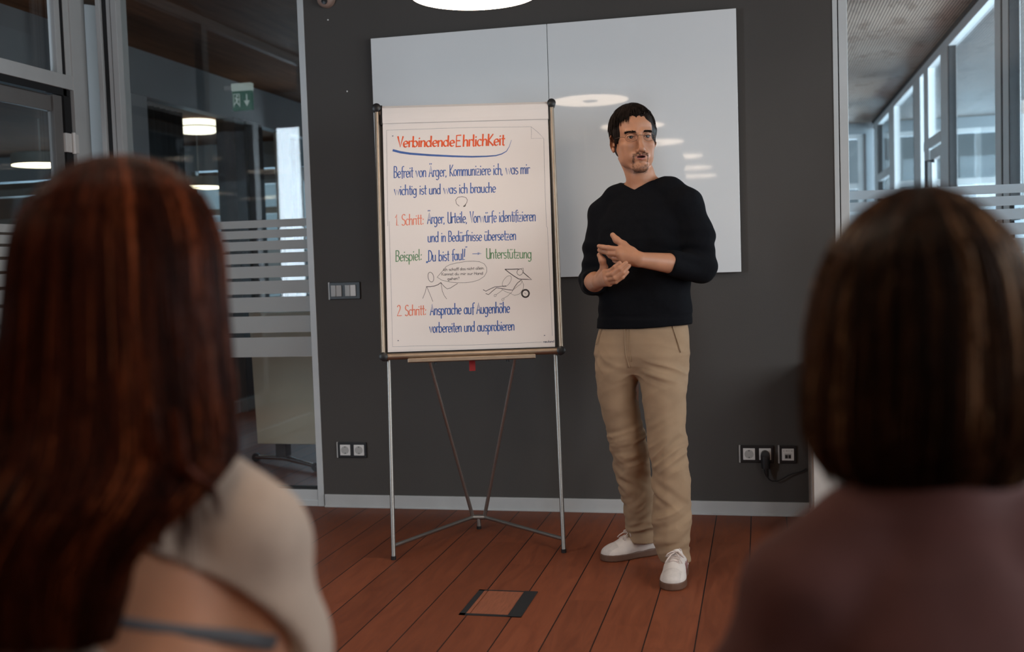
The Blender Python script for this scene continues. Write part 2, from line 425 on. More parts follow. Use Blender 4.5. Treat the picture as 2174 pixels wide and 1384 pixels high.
MB().box((XL - 0.034, 4.05, 0.10), (XL - 0.026, 4.935, 2.095)).build('pane', M['glass'], door)
h = MB().box((XL - 0.014, 5.002, 1.880), (XL + 0.004, 5.050, 1.978)).box((XL - 0.008, 5.075, 1.880), (XL + 0.010, 5.10, 1.978))
h.cyl((XL + 0.006, 5.063, 1.874), (XL + 0.006, 5.063, 1.984), 0.011, 16)
for z in (1.905, 1.955): h.cyl((XL + 0.003, 5.026, z), (XL + 0.006, 5.026, z), 0.006, 10)
h.build('hinge', M['white_plastic'], door, bevel=0.001)
h = MB().box((XL - 0.006, 3.985, 0.98), (XL + 0.006, 4.025, 1.14)).tube([(XL, 4.005, 1.06), (XL + 0.05, 4.005, 1.06), (XL + 0.055, 4.02, 1.06), (XL + 0.055, 4.13, 1.06)], 0.010, 12)
h.build('handle', M['chrome'], door, smooth=True)
b = MB()
for hi, lo in STRIPES: b.box((XL - 0.0258, 4.05, lo), (XL - 0.0246, 4.935, hi))
b.build('frosted_stripes', M['frost'], door)

# ---------------------------------------------------------------- passage behind the left partition
XF = -4.46
structure(MB().box((XF - 0.10, -4.2, 2.565), (XF, 15.0, ZC)).build('wall_passage', M['fascia_grey']), 'pale fascia band above the passage glazing', 'wall')
c = MB().lathe((-4.055, 5.98, 0), [(0.15, 0.0), (0.15, ZC - 0.03)], 48)
structure(c.build('column', M['fascia'], smooth=True), 'round pale column behind the corner post', 'column')
p = MB()
for y0, y1 in ((7.15, 7.38), (9.72, 9.90), (3.4, 3.5), (5.3, 5.4), (1.2, 1.3), (-1, -0.9)): p.box((XF - 0.09, y0, 0), (XF - 0.01, y1, 2.565))
p.box((XF - 0.09, -4.2, 0), (XF - 0.01, 15, 0.10))
w5 = structure(p.build('window_5', M['frame']), 'glazed wall along the passage with pale posts', 'window')
MB().box((XF - 0.05, -4.2, 0.1), (XF - 0.042, 15, 2.565)).build('pane', M['glass_passage'], w5)
b = MB()
for hi, lo in STRIPES: b.box((XF - 0.041, 7.4, lo), (XF - 0.0398, 15, hi))
b.build('frosted_stripes', M['frost'], w5)
p = MB().box((XF - 0.12, 8.632, 0), (XF + 0.06, 8.80, 2.565)).box((XF - 0.12, 8.86, 0), (XF + 0.06, 9.17, 2.565))
structure(p.build('pillar', material('dark_timber', (0.045, 0.030, 0.023), 0.7, vary=0.2, vscale=6, stretch=(6, 6, 0.6)), bevel=0.004), 'dark brown timber double pillar in the passage', 'pillar')

# side room beyond the passage: wall with window strip, side wall
p = MB()
YS = 10.4
p.box((-9.4, YS, 0), (XF - 0.12, YS + 0.12, 0.9)).box((-9.4, YS, 2.30), (XF - 0.12, YS + 0.12, 2.57))
for x in (-9.4, -7.35, -5.98, -5.42): p.box((x, YS, 0.9), (x + 0.14, YS + 0.12, 2.30))
structure(p.build('wall_side_room', M['blue_wall']), 'pale end wall of the side room with window openings', 'wall')
p = MB()
for x0, x1 in ((-9.26, -7.35), (-7.21, -5.98), (-5.84, -5.42), (-5.28, -4.6)):
    p.box((x0, YS + 0.03, 0.9), (x0 + 0.05, YS + 0.09, 2.30)).box((x1 - 0.05, YS + 0.03, 0.9), (x1, YS + 0.09, 2.30))
    for z0, z1 in ((2.14, 2.22), (1.83, 1.90), (1.2, 1.26)): p.box((x0 + 0.05, YS + 0.033, z0), (x1 - 0.05, YS + 0.087, z1))
w6 = structure(p.build('window_6', M['lamp_body']), 'window strip at the end of the side room', 'window')
MB().box((-9.3, YS + 0.055, 0.9), (-4.6, YS + 0.063, 2.3)).build('pane', M['glass'], w6)
structure(MB().box((-9.5, -4.2, 0), (-9.4, 15.0, 2.57)).build('wall_side_room_far', M['ceiling_brown']), 'brown panelled wall far inside the side room', 'wall')
structure(MB().box((XF, 14.7, 0), (-2.22, 14.8, 0.5)).box((XF, 14.7, 2.7), (-2.22, 14.8, ZC)).build('wall_passage_end', M['white_wall']), 'pale wall closing the passage', 'wall')
w = MB().box((XF, 0.75, 0), (-3.56, 0.9, 0.8)).box((XF, 0.75, 2.6), (-3.56, 0.9, ZC))  # unseen wall added to carry the passage fill light
structure(w.build('wall_passage_near_added', M['white_wall']), 'unseen pale wall with opening, added for the passage fill light', 'wall')
structure(MB().box((-2.222, YW + 0.14, 0), (-2.10, 15.0, ZC)).build('wall_passage_side', M['white_wall']), 'pale wall along the passage', 'wall')

# ---------------------------------------------------------------- bright corridor behind the other partition
XC = 1.445
p = MB()
for y0, y1 in ((14.2, 14.6), (12.50, 12.98), (10.53, 10.95), (9.04, 9.38), (6.94, 7.09), (7.15, 7.31), (5.35, 5.45)):
    p.box((XC, y0, 0.09), (XC + 0.07, y1, 2.80))
p.box((XC, 5.3, 2.80), (XC + 0.08, 14.7, 2.872)).box((XC, 5.3, 0), (XC + 0.07, 14.7, 0.09))
p.box((XC - 0.005, 9.38, 2.105), (XC + 0.07, 10.30, 2.19)).box((XC + 0.001, 10.05, 0.09), (XC + 0.069, 10.30, 2.8)).box((XC, 12.98, 2.1), (XC + 0.07, 14.2, 2.19))
w7 = structure(p.build('window_7', M['frame_blue'], bevel=0.003), 'glazed corridor wall with pale posts and door transom', 'window')
g = MB()
g.box((XC - 0.015, 5.3, 2.872), (XC + 0.08, 14.7, ZC))  # black strip standing in for the shadow gap under the ceiling
for y in (14.17, 12.96, 10.96, 10.28, 9.01, 7.10, 6.92): g.box((XC + 0.004, y, 0), (XC + 0.06, y + 0.045, 2.8))
g.build('gasket', M['gasket'], w7)
MB().box((XC + 0.03, 5.3, 0.09), (XC + 0.038, 14.7, 2.82)).build('pane', M['glass_dim'], w7)
b = MB()
for hi, lo in STRIPES: b.box((XC + 0.026, 5.4, lo), (XC + 0.029, 14.6, hi))
b.build('frosted_stripes', M['frost_day_tint'], w7)
dd = MB().box((XC + 0.01, 9.40, 0.02), (XC + 0.055, 9.50, 2.09)).box((XC + 0.01, 9.94, 0.02), (XC + 0.055, 10.03, 2.09)).box((XC + 0.01, 9.5, 2.0), (XC + 0.055, 9.94, 2.09)).box((XC + 0.01, 9.5, 0.02), (XC + 0.055, 9.94, 0.12))
d2 = structure(dd.build('door_2', M['frame_blue'], bevel=0.002), 'glazed corridor door below the transom', 'door')
MB().tube([(XC + 0.01, 9.80, 1.72), (XC - 0.05, 9.80, 1.72), (XC - 0.05, 9.80, 1.98), (XC + 0.01, 9.80, 1.98)], 0.016, 10).build('handle', M['gasket'], d2, smooth=True)

YE = 14.75
p = MB()
p.box((-2.10, YE, 0), (6.0, YE + 0.12, 0.85)).box((-2.10, YE, 2.76), (6.0, YE + 0.12, ZC))
for x0, x1 in ((-2.10, 0.2), (1.36, 1.50), (3.1, 3.5), (5.2, 6.0)): p.box((x0, YE, 0.85), (x1, YE + 0.12, 2.76))
structure(p.build('wall_corridor_end', M['blue_wall']), 'pale blue grey end wall of the corridor with window openings', 'wall')
p = MB()
for x0, x1 in ((0.2, 1.36), (1.50, 3.1), (3.5, 5.2)):
    p.box((x0, YE + 0.03, 0.85), (x0 + 0.06, YE + 0.09, 2.76)).box((x1 - 0.10, YE + 0.03, 0.85), (x1, YE + 0.09, 2.76))
    for z0, z1 in ((2.70, 2.76), (2.05, 2.13), (1.7, 1.78)): p.box((x0 + 0.06, YE + 0.033, z0), (x1 - 0.10, YE + 0.087, z1))
w8 = structure(p.build('window_8', M['frame_blue']), 'windows at the far end of the corridor', 'window')
MB().box((0.2, YE + 0.055, 0.85), (5.2, YE + 0.063, 2.76)).build('pane', M['glass'], w8)
p = MB().box((5.85, 5.3, 0), (6.0, YE, 0.8)).box((5.85, 5.3, 2.7), (6.0, YE, ZC))
for y in (5.3, 8.2, 11.2, 14.3): p.box((5.85, y, 0.8), (6.0, y + 0.35, 2.7))
structure(p.build('wall_corridor_room', M['white_wall']), 'outer wall of the corridor room with wide windows', 'wall')
structure(MB().box((2.6, 5.0, 0), (6.0, 5.2, ZC)).build('wall_corridor_near', M['white_wall']), 'pale wall between meeting room and corridor room', 'wall')
# building across the street, seen through the end windows
f = MB().box((-1.0, 24.0, -4), (9.0, 30.0, 2.45))
for x in np.arange(-0.5, 9.0, 1.6): f.box((x, 23.94, 0.4), (x + 0.9, 24.0, 1.9))
facade = f.build('building', M['skyline'])
tag(facade, 'pale building across the street behind the corridor windows', 'building')
# ================================================================ THINGS ON AND NEAR THE DARK WALL
# whiteboards: two panels standing 25 mm off the wall
def whiteboard(x0, x1, label):
    t = thing('whiteboard', label, 'whiteboard', ((x0 + x1) / 2, YW - 0.035, 1.151), 'whiteboard panels on the dark wall')
    MB().box((x0, YW - 0.036, 1.151), (x1, YW - 0.022, 2.357)).build('panel', M['whiteboard'], t, bevel=0.0015)
    for z in (1.3, 2.2): MB().box((x0 + 0.05, YW - 0.022, z - 0.02), (x1 - 0.05, YW, z + 0.02)).build('wall_rail', M['board_edge'], t)
whiteboard(-1.858, -0.972, 'glossy white panel partly hidden by the flipchart')
whiteboard(-0.969, -0.087, 'glossy white panel directly behind the speaking man')

# pendant lamps hanging in a row
def pendant(loc, label, mat, group):
    x, y, z = loc
    t = thing('pendant_lamp', label, 'lamp', loc, group)
    R = 0.23
    MB().lathe(loc, [(R - 0.004, 0.004), (R, 0.008), (R, 0.094), (R - 0.01, 0.10), (0.03, 0.104)], 64).build('lamp_housing', M['lamp_body'], t, smooth=True)
    MB().lathe(loc, [(0.045, 0.0005), (R - 0.004, 0.0), (R - 0.004, 0.004), (0.045, 0.006)], 64).build('diffuser', mat, t)
    MB().lathe(loc, [(0.0, -0.004), (0.040, -0.003), (0.045, 0.0), (0.045, 0.008)], 32).build('center_cap', M['grey_plastic'], t, smooth=True)
    MB().cyl((x, y, z + 0.10), (x, y, ZC - 0.025), 0.004, 8).lathe((x, y, ZC), [(0.05, -0.03), (0.05, 0.0)], 24).build('cord', M['white_plastic'], t)
    return t
lamp0 = pendant((-0.973, 3.78, 2.18), 'round glowing pendant lamp nearest the whiteboards, cut by the top edge', M['lamp_glow'], 'pendant lamps in a row')
for i, (x, y) in enumerate(((-0.877, 2.435), (-0.82, 1.249), (-0.735, -0.10), (-0.71, -1.457), (-0.70, -2.642))):
    o = duplicate(lamp0, (x, y, 2.18), ('round pendant lamp second in the row, seen mirrored in the whiteboard behind the man',
        'round pendant lamp third in the row, mirrored beside the man\'s ear', 'round pendant lamp fourth in the row above the audience',
        'round pendant lamp fifth in the row behind the audience', 'round pendant lamp sixth in the row near the rear wall')[i])
for (x, y, lab) in ((-2.5, 2.2, 'round pendant lamp over the seats beside the glazed door'), (-2.5, 0.8, 'round pendant lamp beside the glazed side wall, level with the audience'), (-2.5, -0.7, 'round pendant lamp behind the audience beside the glazed side wall')):
    duplicate(lamp0, (x, y, 2.18), lab)
pendant((-5.9, 8.05, 2.18), 'round drum lamp glowing in the dark room beyond the glazed door', M['lamp_glow_far'], 'lamps in the side room')
l2 = pendant((-5.3, 9.6, 2.06), 'small round lamp glowing beyond the brown pillar', M['lamp_glow_far'], 'lamps in the side room')

# flush ceiling lamp of the side room
t = thing('ceiling_lamp', 'ring-shaped ceiling lamp glowing beside the dark curtain', 'lamp', (-4.80, 8.72, 2.57))
MB().lathe((-4.80, 8.72, 2.57), [(0.05, -0.11), (0.15, -0.105), (0.17, -0.085), (0.165, -0.062), (0.185, -0.045), (0.19, -0.02), (0.16, 0.0)], 48).build('diffuser', emission('ceiling_lamp_glow', (1, 0.86, 0.68), 2.6), t, smooth=True)
MB().lathe((-4.80, 8.72, 2.57), [(0.172, -0.064), (0.176, -0.058), (0.172, -0.052)], 48).build('ring', M['lamp_body'], t, smooth=True)

# curtains behind the passage glazing
def curtain(y0, y1, label):
    b = MB(); n = int((y1 - y0) / 0.006); V = []; F = []
    for i in range(n + 1):
        y = y0 + (y1 - y0) * i / n
        x = XF - 0.16 + 0.035 * math.sin(i / n * (y1 - y0) / 0.085 * 2 * math.pi)
        for z in (0.05, 1.3, 2.545): V.append((x, y, z))
    for i in range(n):
        for k in range(2): F.append((i*3+k, (i+1)*3+k, (i+1)*3+k+1, i*3+k+1))
    b.add(V, F)
    o = b.build('curtain', M['curtain'], smooth=True, origin=(XF - 0.16, (y0 + y1) / 2, 0.05))
    so = o.modifiers.new('thickness', 'SOLIDIFY'); so.thickness = 0.004
    tag(o, label, 'curtain', 'pleated curtains behind the passage glazing')
curtain(7.56, 8.13, 'charcoal pleated curtain beside the glowing ceiling lamp')
curtain(9.95, 10.33, 'charcoal pleated curtain close to the dark wall post')

# exit sign
t = thing('exit_sign', 'green emergency exit sign with white top hanging at the pale fascia', 'sign', (-4.30, 8.60, 2.60))
MB().box((-4.385, 8.57, 2.775), (-4.205, 8.63, 2.84)).build('lamp_housing', M['sign_white'], t, bevel=0.003)
MB().box((-4.385, 8.58, 2.612), (-4.205, 8.62, 2.775)).build('sign_panel', M['sign_green'], t, bevel=0.002)
MB().box((-4.462, 8.585, 2.79), (-4.385, 8.615, 2.825)).build('wall_bracket', M['grey_plastic'], t)
s = MB(); Y = 8.578
def rect(x0, z0, x1, z1): s.box((x0, Y - 0.002, z0), (x1, Y, z1))
rect(-4.372, 2.640, -4.366, 2.752); rect(-4.372, 2.746, -4.312, 2.752); rect(-4.318, 2.640, -4.312, 2.752)           # doorway
s.lathe((-4.336, Y, 2.734), [(0.0, 0.0), (0.009, 0.0), (0.009, 0.002), (0.0, 0.002)], 14, axis='y')                          # running figure
s.obox((-4.343, Y - 0.001, 2.705), (0.9, 0, 0.35), (0, 1, 0), (-0.35, 0, 0.9), 0.008, 0.001, 0.02)
s.obox((-4.333, Y - 0.001, 2.672), (0.8, 0, 0.6), (0, 1, 0), (-0.6, 0, 0.8), 0.005, 0.001, 0.022)
s.obox((-4.357, Y - 0.001, 2.672), (0.7, 0, -0.7), (0, 1, 0), (0.7, 0, 0.7), 0.005, 0.001, 0.02)
s.obox((-4.328, Y - 0.001, 2.706), (0.5, 0, 0.86), (0, 1, 0), (-0.86, 0, 0.5), 0.004, 0.001, 0.014)
rect(-4.252, 2.665, -4.242, 2.745)                                                                                         # arrow pointing down
s.add([(-4.275, Y - 0.002, 2.690), (-4.247, Y - 0.002, 2.640), (-4.219, Y - 0.002, 2.690)], [(0, 1, 2)])
s.build('pictogram', M['sign_white'], t)

# wall sensor at the top of the wall
t = thing('wall_sensor', 'small round wall sensor with black lens near the ceiling', 'sensor', (-2.094, YW - 0.02, 2.575))
MB().lathe((-2.094, YW, 2.578), [(0.046, 0.0), (0.046, 0.018), (0.040, 0.034), (0.020, 0.042), (0.0, 0.043)], 40, axis='y').build('housing', material('sensor_beige', (0.30, 0.20, 0.16), 0.5), t, smooth=True)
MB().lathe((-2.092, YW - 0.030, 2.560), [(0.017, 0.0), (0.016, 0.012), (0.0, 0.016)], 24, axis='y').build('lens', M['black'], t, smooth=True)
for (x, z, nm) in ((-2.093, 2.475, 'tiny pale screw in the dark wall below the round sensor'), (-2.006, 2.114, 'tiny pale screw in the dark wall beside the whiteboard')):
    o = MB().lathe((x, YW, z), [(0.004, 0), (0.0035, 0.002), (0.0, 0.0025)], 12, axis='y').build('screw', M['white_plastic'], smooth=True, origin=(x, YW, z))
    tag(o, nm, 'screw', 'screws in the dark wall')

# switches and sockets
def insert_frame(t, x0, x1, z0, z1, bays):
    MB().box((x0, YW - 0.010, z0), (x1, YW, z1)).build('cover_frame', M['black'], t, bevel=0.002)
    MB().box((x0 - 0.006, YW - 0.009, z0 - 0.001), (x0 + 0.001, YW, z1 + 0.001)).build('edge_strip', M['grey_plastic'], t)
X0, X1, Z0, Z1 = -2.142, -1.977, 1.071, 1.157
t = thing('light_switch', 'double light switch in black frame beside the glazed partition', 'switch', ((X0 + X1) / 2, YW, Z0))
insert_frame(t, X0, X1, Z0, Z1, 2)
for c in (-2.103, -2.027):
    for s_, mt in ((-1, 'grey_plastic'), (1, 'white_plastic')):
        x = c + s_ * 0.0145
        r = MB(); a = 0.004 * s_
        r.obox((x, YW - 0.014, (Z0 + Z1) / 2), (1, 0.12 * s_, 0), (-0.12 * s_, 1, 0), (0, 0, 1), 0.0135, 0.004, 0.028)
        r.build('rocker', M[mt if c > -2.05 else 'grey_plastic'], t, bevel=0.001)

def socket_insert(t, cx, cz):
    b = MB(); hw = 0.0275
    ins = b.box((cx - hw, YW - 0.0135, cz - hw), (cx + hw, YW - 0.008, cz + hw)).build('socket_insert', M['white_plastic'], t, bevel=0.0015)
    r = MB(); r.lathe((cx, YW - 0.0136, cz), [(0.0205, 0.0), (0.0205, 0.0015), (0.0185, 0.0015), (0.0180, -0.0045), (0.0, -0.0045)], 32, axis='y')
    r.build('recess', M['grey_plastic'], ins, smooth=True)
    h = MB()
    for s_ in (-1, 1): h.cyl((cx + s_ * 0.0095, YW - 0.0095, cz), (cx + s_ * 0.0095, YW - 0.0098, cz), 0.0028, 12)
    for s_ in (-1, 1): h.box((cx - 0.002, YW - 0.0142, cz + s_ * 0.0165 - 0.003), (cx + 0.002, YW - 0.0120, cz + s_ * 0.0165 + 0.003))
    h.build('contacts', M['black'], ins)
def double_socket(x0, x1, z0, z1, label):
    t = thing('power_socket', label, 'socket', ((x0 + x1) / 2, YW, z0), 'double sockets in black frames')
    insert_frame(t, x0, x1, z0, z1, 2); w = x1 - x0
    for c in (x0 + w * 0.265, x0 + w * 0.745): socket_insert(t, c, (z0 + z1) / 2)
double_socket(-2.133, -1.977, 0.258, 0.337, 'empty double socket in black frame low beside the glazed partition')
double_socket(-0.109, 0.044, 0.253, 0.334, 'double socket in black frame with a black plug in it')
t = thing('data_socket', 'network socket in black frame between plug and white board', 'socket', (0.108, YW, 0.251))
insert_frame(t, 0.070, 0.147, 0.251, 0.334, 1)
ins = MB().box((0.0815, YW - 0.0135, 0.2645), (0.1365, YW - 0.008, 0.3205)).build('socket_insert', M['white_plastic'], t, bevel=0.0015)
MB().box((0.094, YW - 0.0145, 0.273), (0.124, YW - 0.0120, 0.297)).build('jack', M['grey_plastic'], ins)
MB().box((0.096, YW - 0.0150, 0.275), (0.108, YW - 0.0130, 0.291)).box((0.111, YW - 0.0150, 0.275), (0.122, YW - 0.0130, 0.291)).build('port', M['black'], ins)
b = MB()
for i, wch in enumerate((5, 7, 4, 6)): b.box((0.087 + i * 0.012, YW - 0.0138, 0.308), (0.087 + i * 0.012 + wch * 0.0013, YW - 0.0134, 0.312))
b.build('label_print', M['grey_plastic'], ins)
# plug and cable
t = thing('power_plug', 'black plug with cable hanging from the double socket', 'plug', (0.005, YW - 0.03, 0.20))
pc = (0.0052, 0.2935)
k = MB().lathe((pc[0], YW - 0.0136, pc[1]), [(0.019, 0.0), (0.020, 0.02), (0.019, 0.038), (0.0, 0.042)], 28, axis='y')
k.tube([(pc[0], YW - 0.034, pc[1]), (pc[0] + 0.001, YW - 0.036, pc[1] - 0.03), (pc[0] + 0.002, YW - 0.036, pc[1] - 0.062)], [0.021, 0.021, 0.019], 20)
k.tube([(pc[0] + 0.002, YW - 0.036, pc[1] - 0.06), (pc[0] + 0.005, YW - 0.036, pc[1] - 0.085), (pc[0] + 0.008, YW - 0.035, pc[1] - 0.102)], [0.011, 0.010, 0.006], 14)
k.build('plug_body', M['black'], t, smooth=True)
pts = [(0.0132, YW - 0.035, 0.192), (0.022, YW - 0.033, 0.178), (0.036, YW - 0.030, 0.170), (0.060, YW - 0.026, 0.1705), (0.085, YW - 0.022, 0.182), (0.108, YW - 0.020, 0.196), (0.135, YW - 0.018, 0.206), (0.160, YW - 0.016, 0.211), (0.178, YW - 0.014, 0.219), (0.190, YW - 0.006, 0.226)]
MB().tube(pts, 0.0028, 8).build('cable', M['black'], t, smooth=True)

# white lacquered side board against the wall, hidden behind the bob-haired woman
t = thing('sideboard', 'low white sideboard against the dark wall behind the brown-haired woman', 'sideboard', (0.9, 4.95, 0))
MB().box((0.200, 4.775, 0.05), (2.30, YW - 0.012, 0.70)).build('carcass', M['white_lacquer'], t, bevel=0.003)
MB().box((0.194, 4.765, 0.70), (2.306, YW - 0.012, 0.725)).build('worktop', M['white_lacquer'], t, bevel=0.003)
for i in range(4):
    x0 = 0.204 + i * 0.523
    dr = MB().box((x0 + 0.002, 4.757, 0.056), (x0 + 0.519, 4.775, 0.694)).build('cabinet_door', M['white_lacquer'], t, bevel=0.002)
    MB().tube([(x0 + 0.45, 4.757, 0.60), (x0 + 0.45, 4.730, 0.60), (x0 + 0.45, 4.730, 0.48), (x0 + 0.45, 4.757, 0.48)], 0.005, 10).build('handle', M['chrome'], dr, smooth=True)
MB().box((0.26, 4.80, 0.0), (2.28, YW - 0.03, 0.05)).build('plinth', M['grey_plastic'], t)

# floor outlet box
t = thing('floor_box', 'square floor outlet lid with black frame in the planks', 'floor outlet', (-0.94, 3.72, 0))
x0, x1, y0, y1 = -1.053, -0.829, 3.572, 3.862
f = MB(); z = 0.0025
f.box((x0, y0, 0), (x1, y0 + 0.016, z)).box((x0, y1 - 0.010, 0), (x1, y1, z)).box((x0, y0, 0), (x0 + 0.022, y1, z)).box((x1 - 0.050, y0, 0), (x1, y1, z + 0.001))
f.build('lid_frame', M['black_matte'], t)
lidmat = material('lid_wood', (0.30, 0.098, 0.048), 0.5, vary=0.2, vscale=14, stretch=(8, 1, 1))
MB().box((x0 + 0.022, y0 + 0.016, 0), (x0 + 0.034, y1 - 0.010, 0.0018)).box((x0 + 0.038, y0 + 0.016, 0), (x1 - 0.050, y1 - 0.010, 0.0018)).build('lid', lidmat, t)

# folded flip-top table in the passage
t = thing('folding_table', 'folded table with upright cream top behind the glazed partition', 'table', (-2.9, 6.25, 0))
MB().obox((-2.64, 6.055, 0.572), (1, -0.02, 0), (0.02, 1, 0.05), (0, -0.05, 1), 0.40, 0.011, 0.405).build('table_top', M['cream'], t, bevel=0.004)
for cx in (-2.95,):
    lg = MB().box((cx - 0.035, 6.20, 0.06), (cx + 0.035, 6.28, 0.66)).build('leg', M['black'], t, bevel=0.004)
    fo = MB().tube([(cx - 0.25, 6.37, 0.03), (cx - 0.02, 6.27, 0.045), (cx + 0.02, 6.25, 0.045), (cx + 0.30, 6.07, 0.03)], [0.014, 0.018, 0.018, 0.012], 12)
    fo.build('foot', M['chrome'], lg, smooth=True)
    for p in ((cx - 0.25, 6.37), (cx + 0.29, 6.075)): MB().cyl((p[0], p[1] - 0.012, 0.028), (p[0], p[1] + 0.012, 0.028), 0.028, 18).build('caster', M['black'], lg, smooth=True)
# ================================================================ FLIPCHART
FC_MID = Vector((-1.176, 4.322, 0))
_a, _t = math.radians(15), math.radians(8)
FC_U = Vector((math.cos(_a), math.sin(_a), 0))
_nb = Vector((math.sin(_a), -math.cos(_a), 0))
FC_V = Vector((0, 0, 1)) * math.cos(_t) - _nb * math.sin(_t)
FC_N = FC_U.cross(FC_V)                     # towards the audience
def fc(u, v, n=0.0): return FC_MID + FC_U * u + FC_V * v + FC_N * n
def fbox(b, u0, u1, v0, v1, n0, n1, mi=0):
    return b.obox(fc((u0+u1)/2, (v0+v1)/2, (n0+n1)/2), FC_U, FC_V, FC_N, (u1-u0)/2, (v1-v0)/2, (n1-n0)/2, mi)

t = thing('flipchart', 'flipchart easel with handwritten german text in coloured marker', 'flipchart', FC_MID)
fbox(MB(), -0.375, 0.380, 0.855, 1.925, -0.022, -0.010).build('backboard', M['black'], t, bevel=0.003)
for u in (-0.3775, 0.3815): MB().tube([fc(u, 0.858, -0.008), fc(u, 1.928, -0.008)], 0.0115, 20, flat=1.5, up=FC_N).build('side_rail', M['champagne'], t, smooth=True)
MB().tube([fc(-0.372, 0.853, -0.006), fc(0.377, 0.853, -0.006)], 0.0145, 20, flat=1.2, up=FC_N).build('bottom_rail', M['champagne'], t, smooth=True)
b = fbox(MB(), -0.372, 0.377, 1.905, 1.930, -0.024, -0.004)
b.build('top_rail', M['champagne'], t, bevel=0.004)
for (u, v) in ((-0.3775, 1.934), (0.3825, 1.934), (-0.3765, 0.853), (0.3805, 0.853)):
    MB().tube([fc(u, v, -0.030), fc(u, v, 0.014), fc(u, v, 0.019)], [0.0185, 0.0185, 0.011], 24).build('corner_cap', M['black'], t, smooth=True)
# clamp bar and sheets thrown over the top
b = MB()
for i in range(3): fbox(b, -0.358, -0.352, 1.86, 1.90, -0.004, 0.008)
fbox(MB(), -0.362, -0.3535, 1.86, 1.945, -0.004, 0.004).build('clamp', M['black'], t)
fbox(MB(), 0.3665, 0.375, 1.86, 1.945, -0.004, 0.004).build('clamp', M['black'], t)
prof = [(1.864, 0.0075), (1.880, 0.0105), (1.905, 0.0110), (1.930, 0.0080), (1.942, -0.002), (1.944, -0.014), (1.936, -0.026), (1.90, -0.032), (1.55, -0.040)]
b = MB(); V = []; F = []
for v, n in prof:
    for u in (-0.3535, 0.3665): V.append(fc(u, v, n))
for i in range(len(prof) - 1): F.append((2*i, 2*i+1, 2*i+3, 2*i+2))
b.add(V, F)
M['paper'] = material('white_flipchart_paper', (0.84, 0.765, 0.715), 0.7, vary=0.015, vscale=4, bump=0.05, bscale=30)
o = b.build('turned_over_sheets', M['paper'], t)
so = o.modifiers.new('thickness', 'SOLIDIFY'); so.thickness = 0.002; so.offset = 0
pad = MB()
pad.add([fc(-0.359, 0.872, -0.008), fc(0.356, 0.870, -0.008), fc(0.366, 1.93, -0.008), fc(-0.3535, 1.93, -0.008),
         fc(-0.359, 0.872, 0.000), fc(0.356, 0.870, 0.000), fc(0.366, 1.93, 0.000), fc(-0.3535, 1.93, 0.000)],
        [(0,3,2,1),(4,5,6,7),(0,1,5,4),(1,2,6,5),(2,3,7,6),(3,0,4,7)])
pad.build('paper_pad', M['paper'], t)

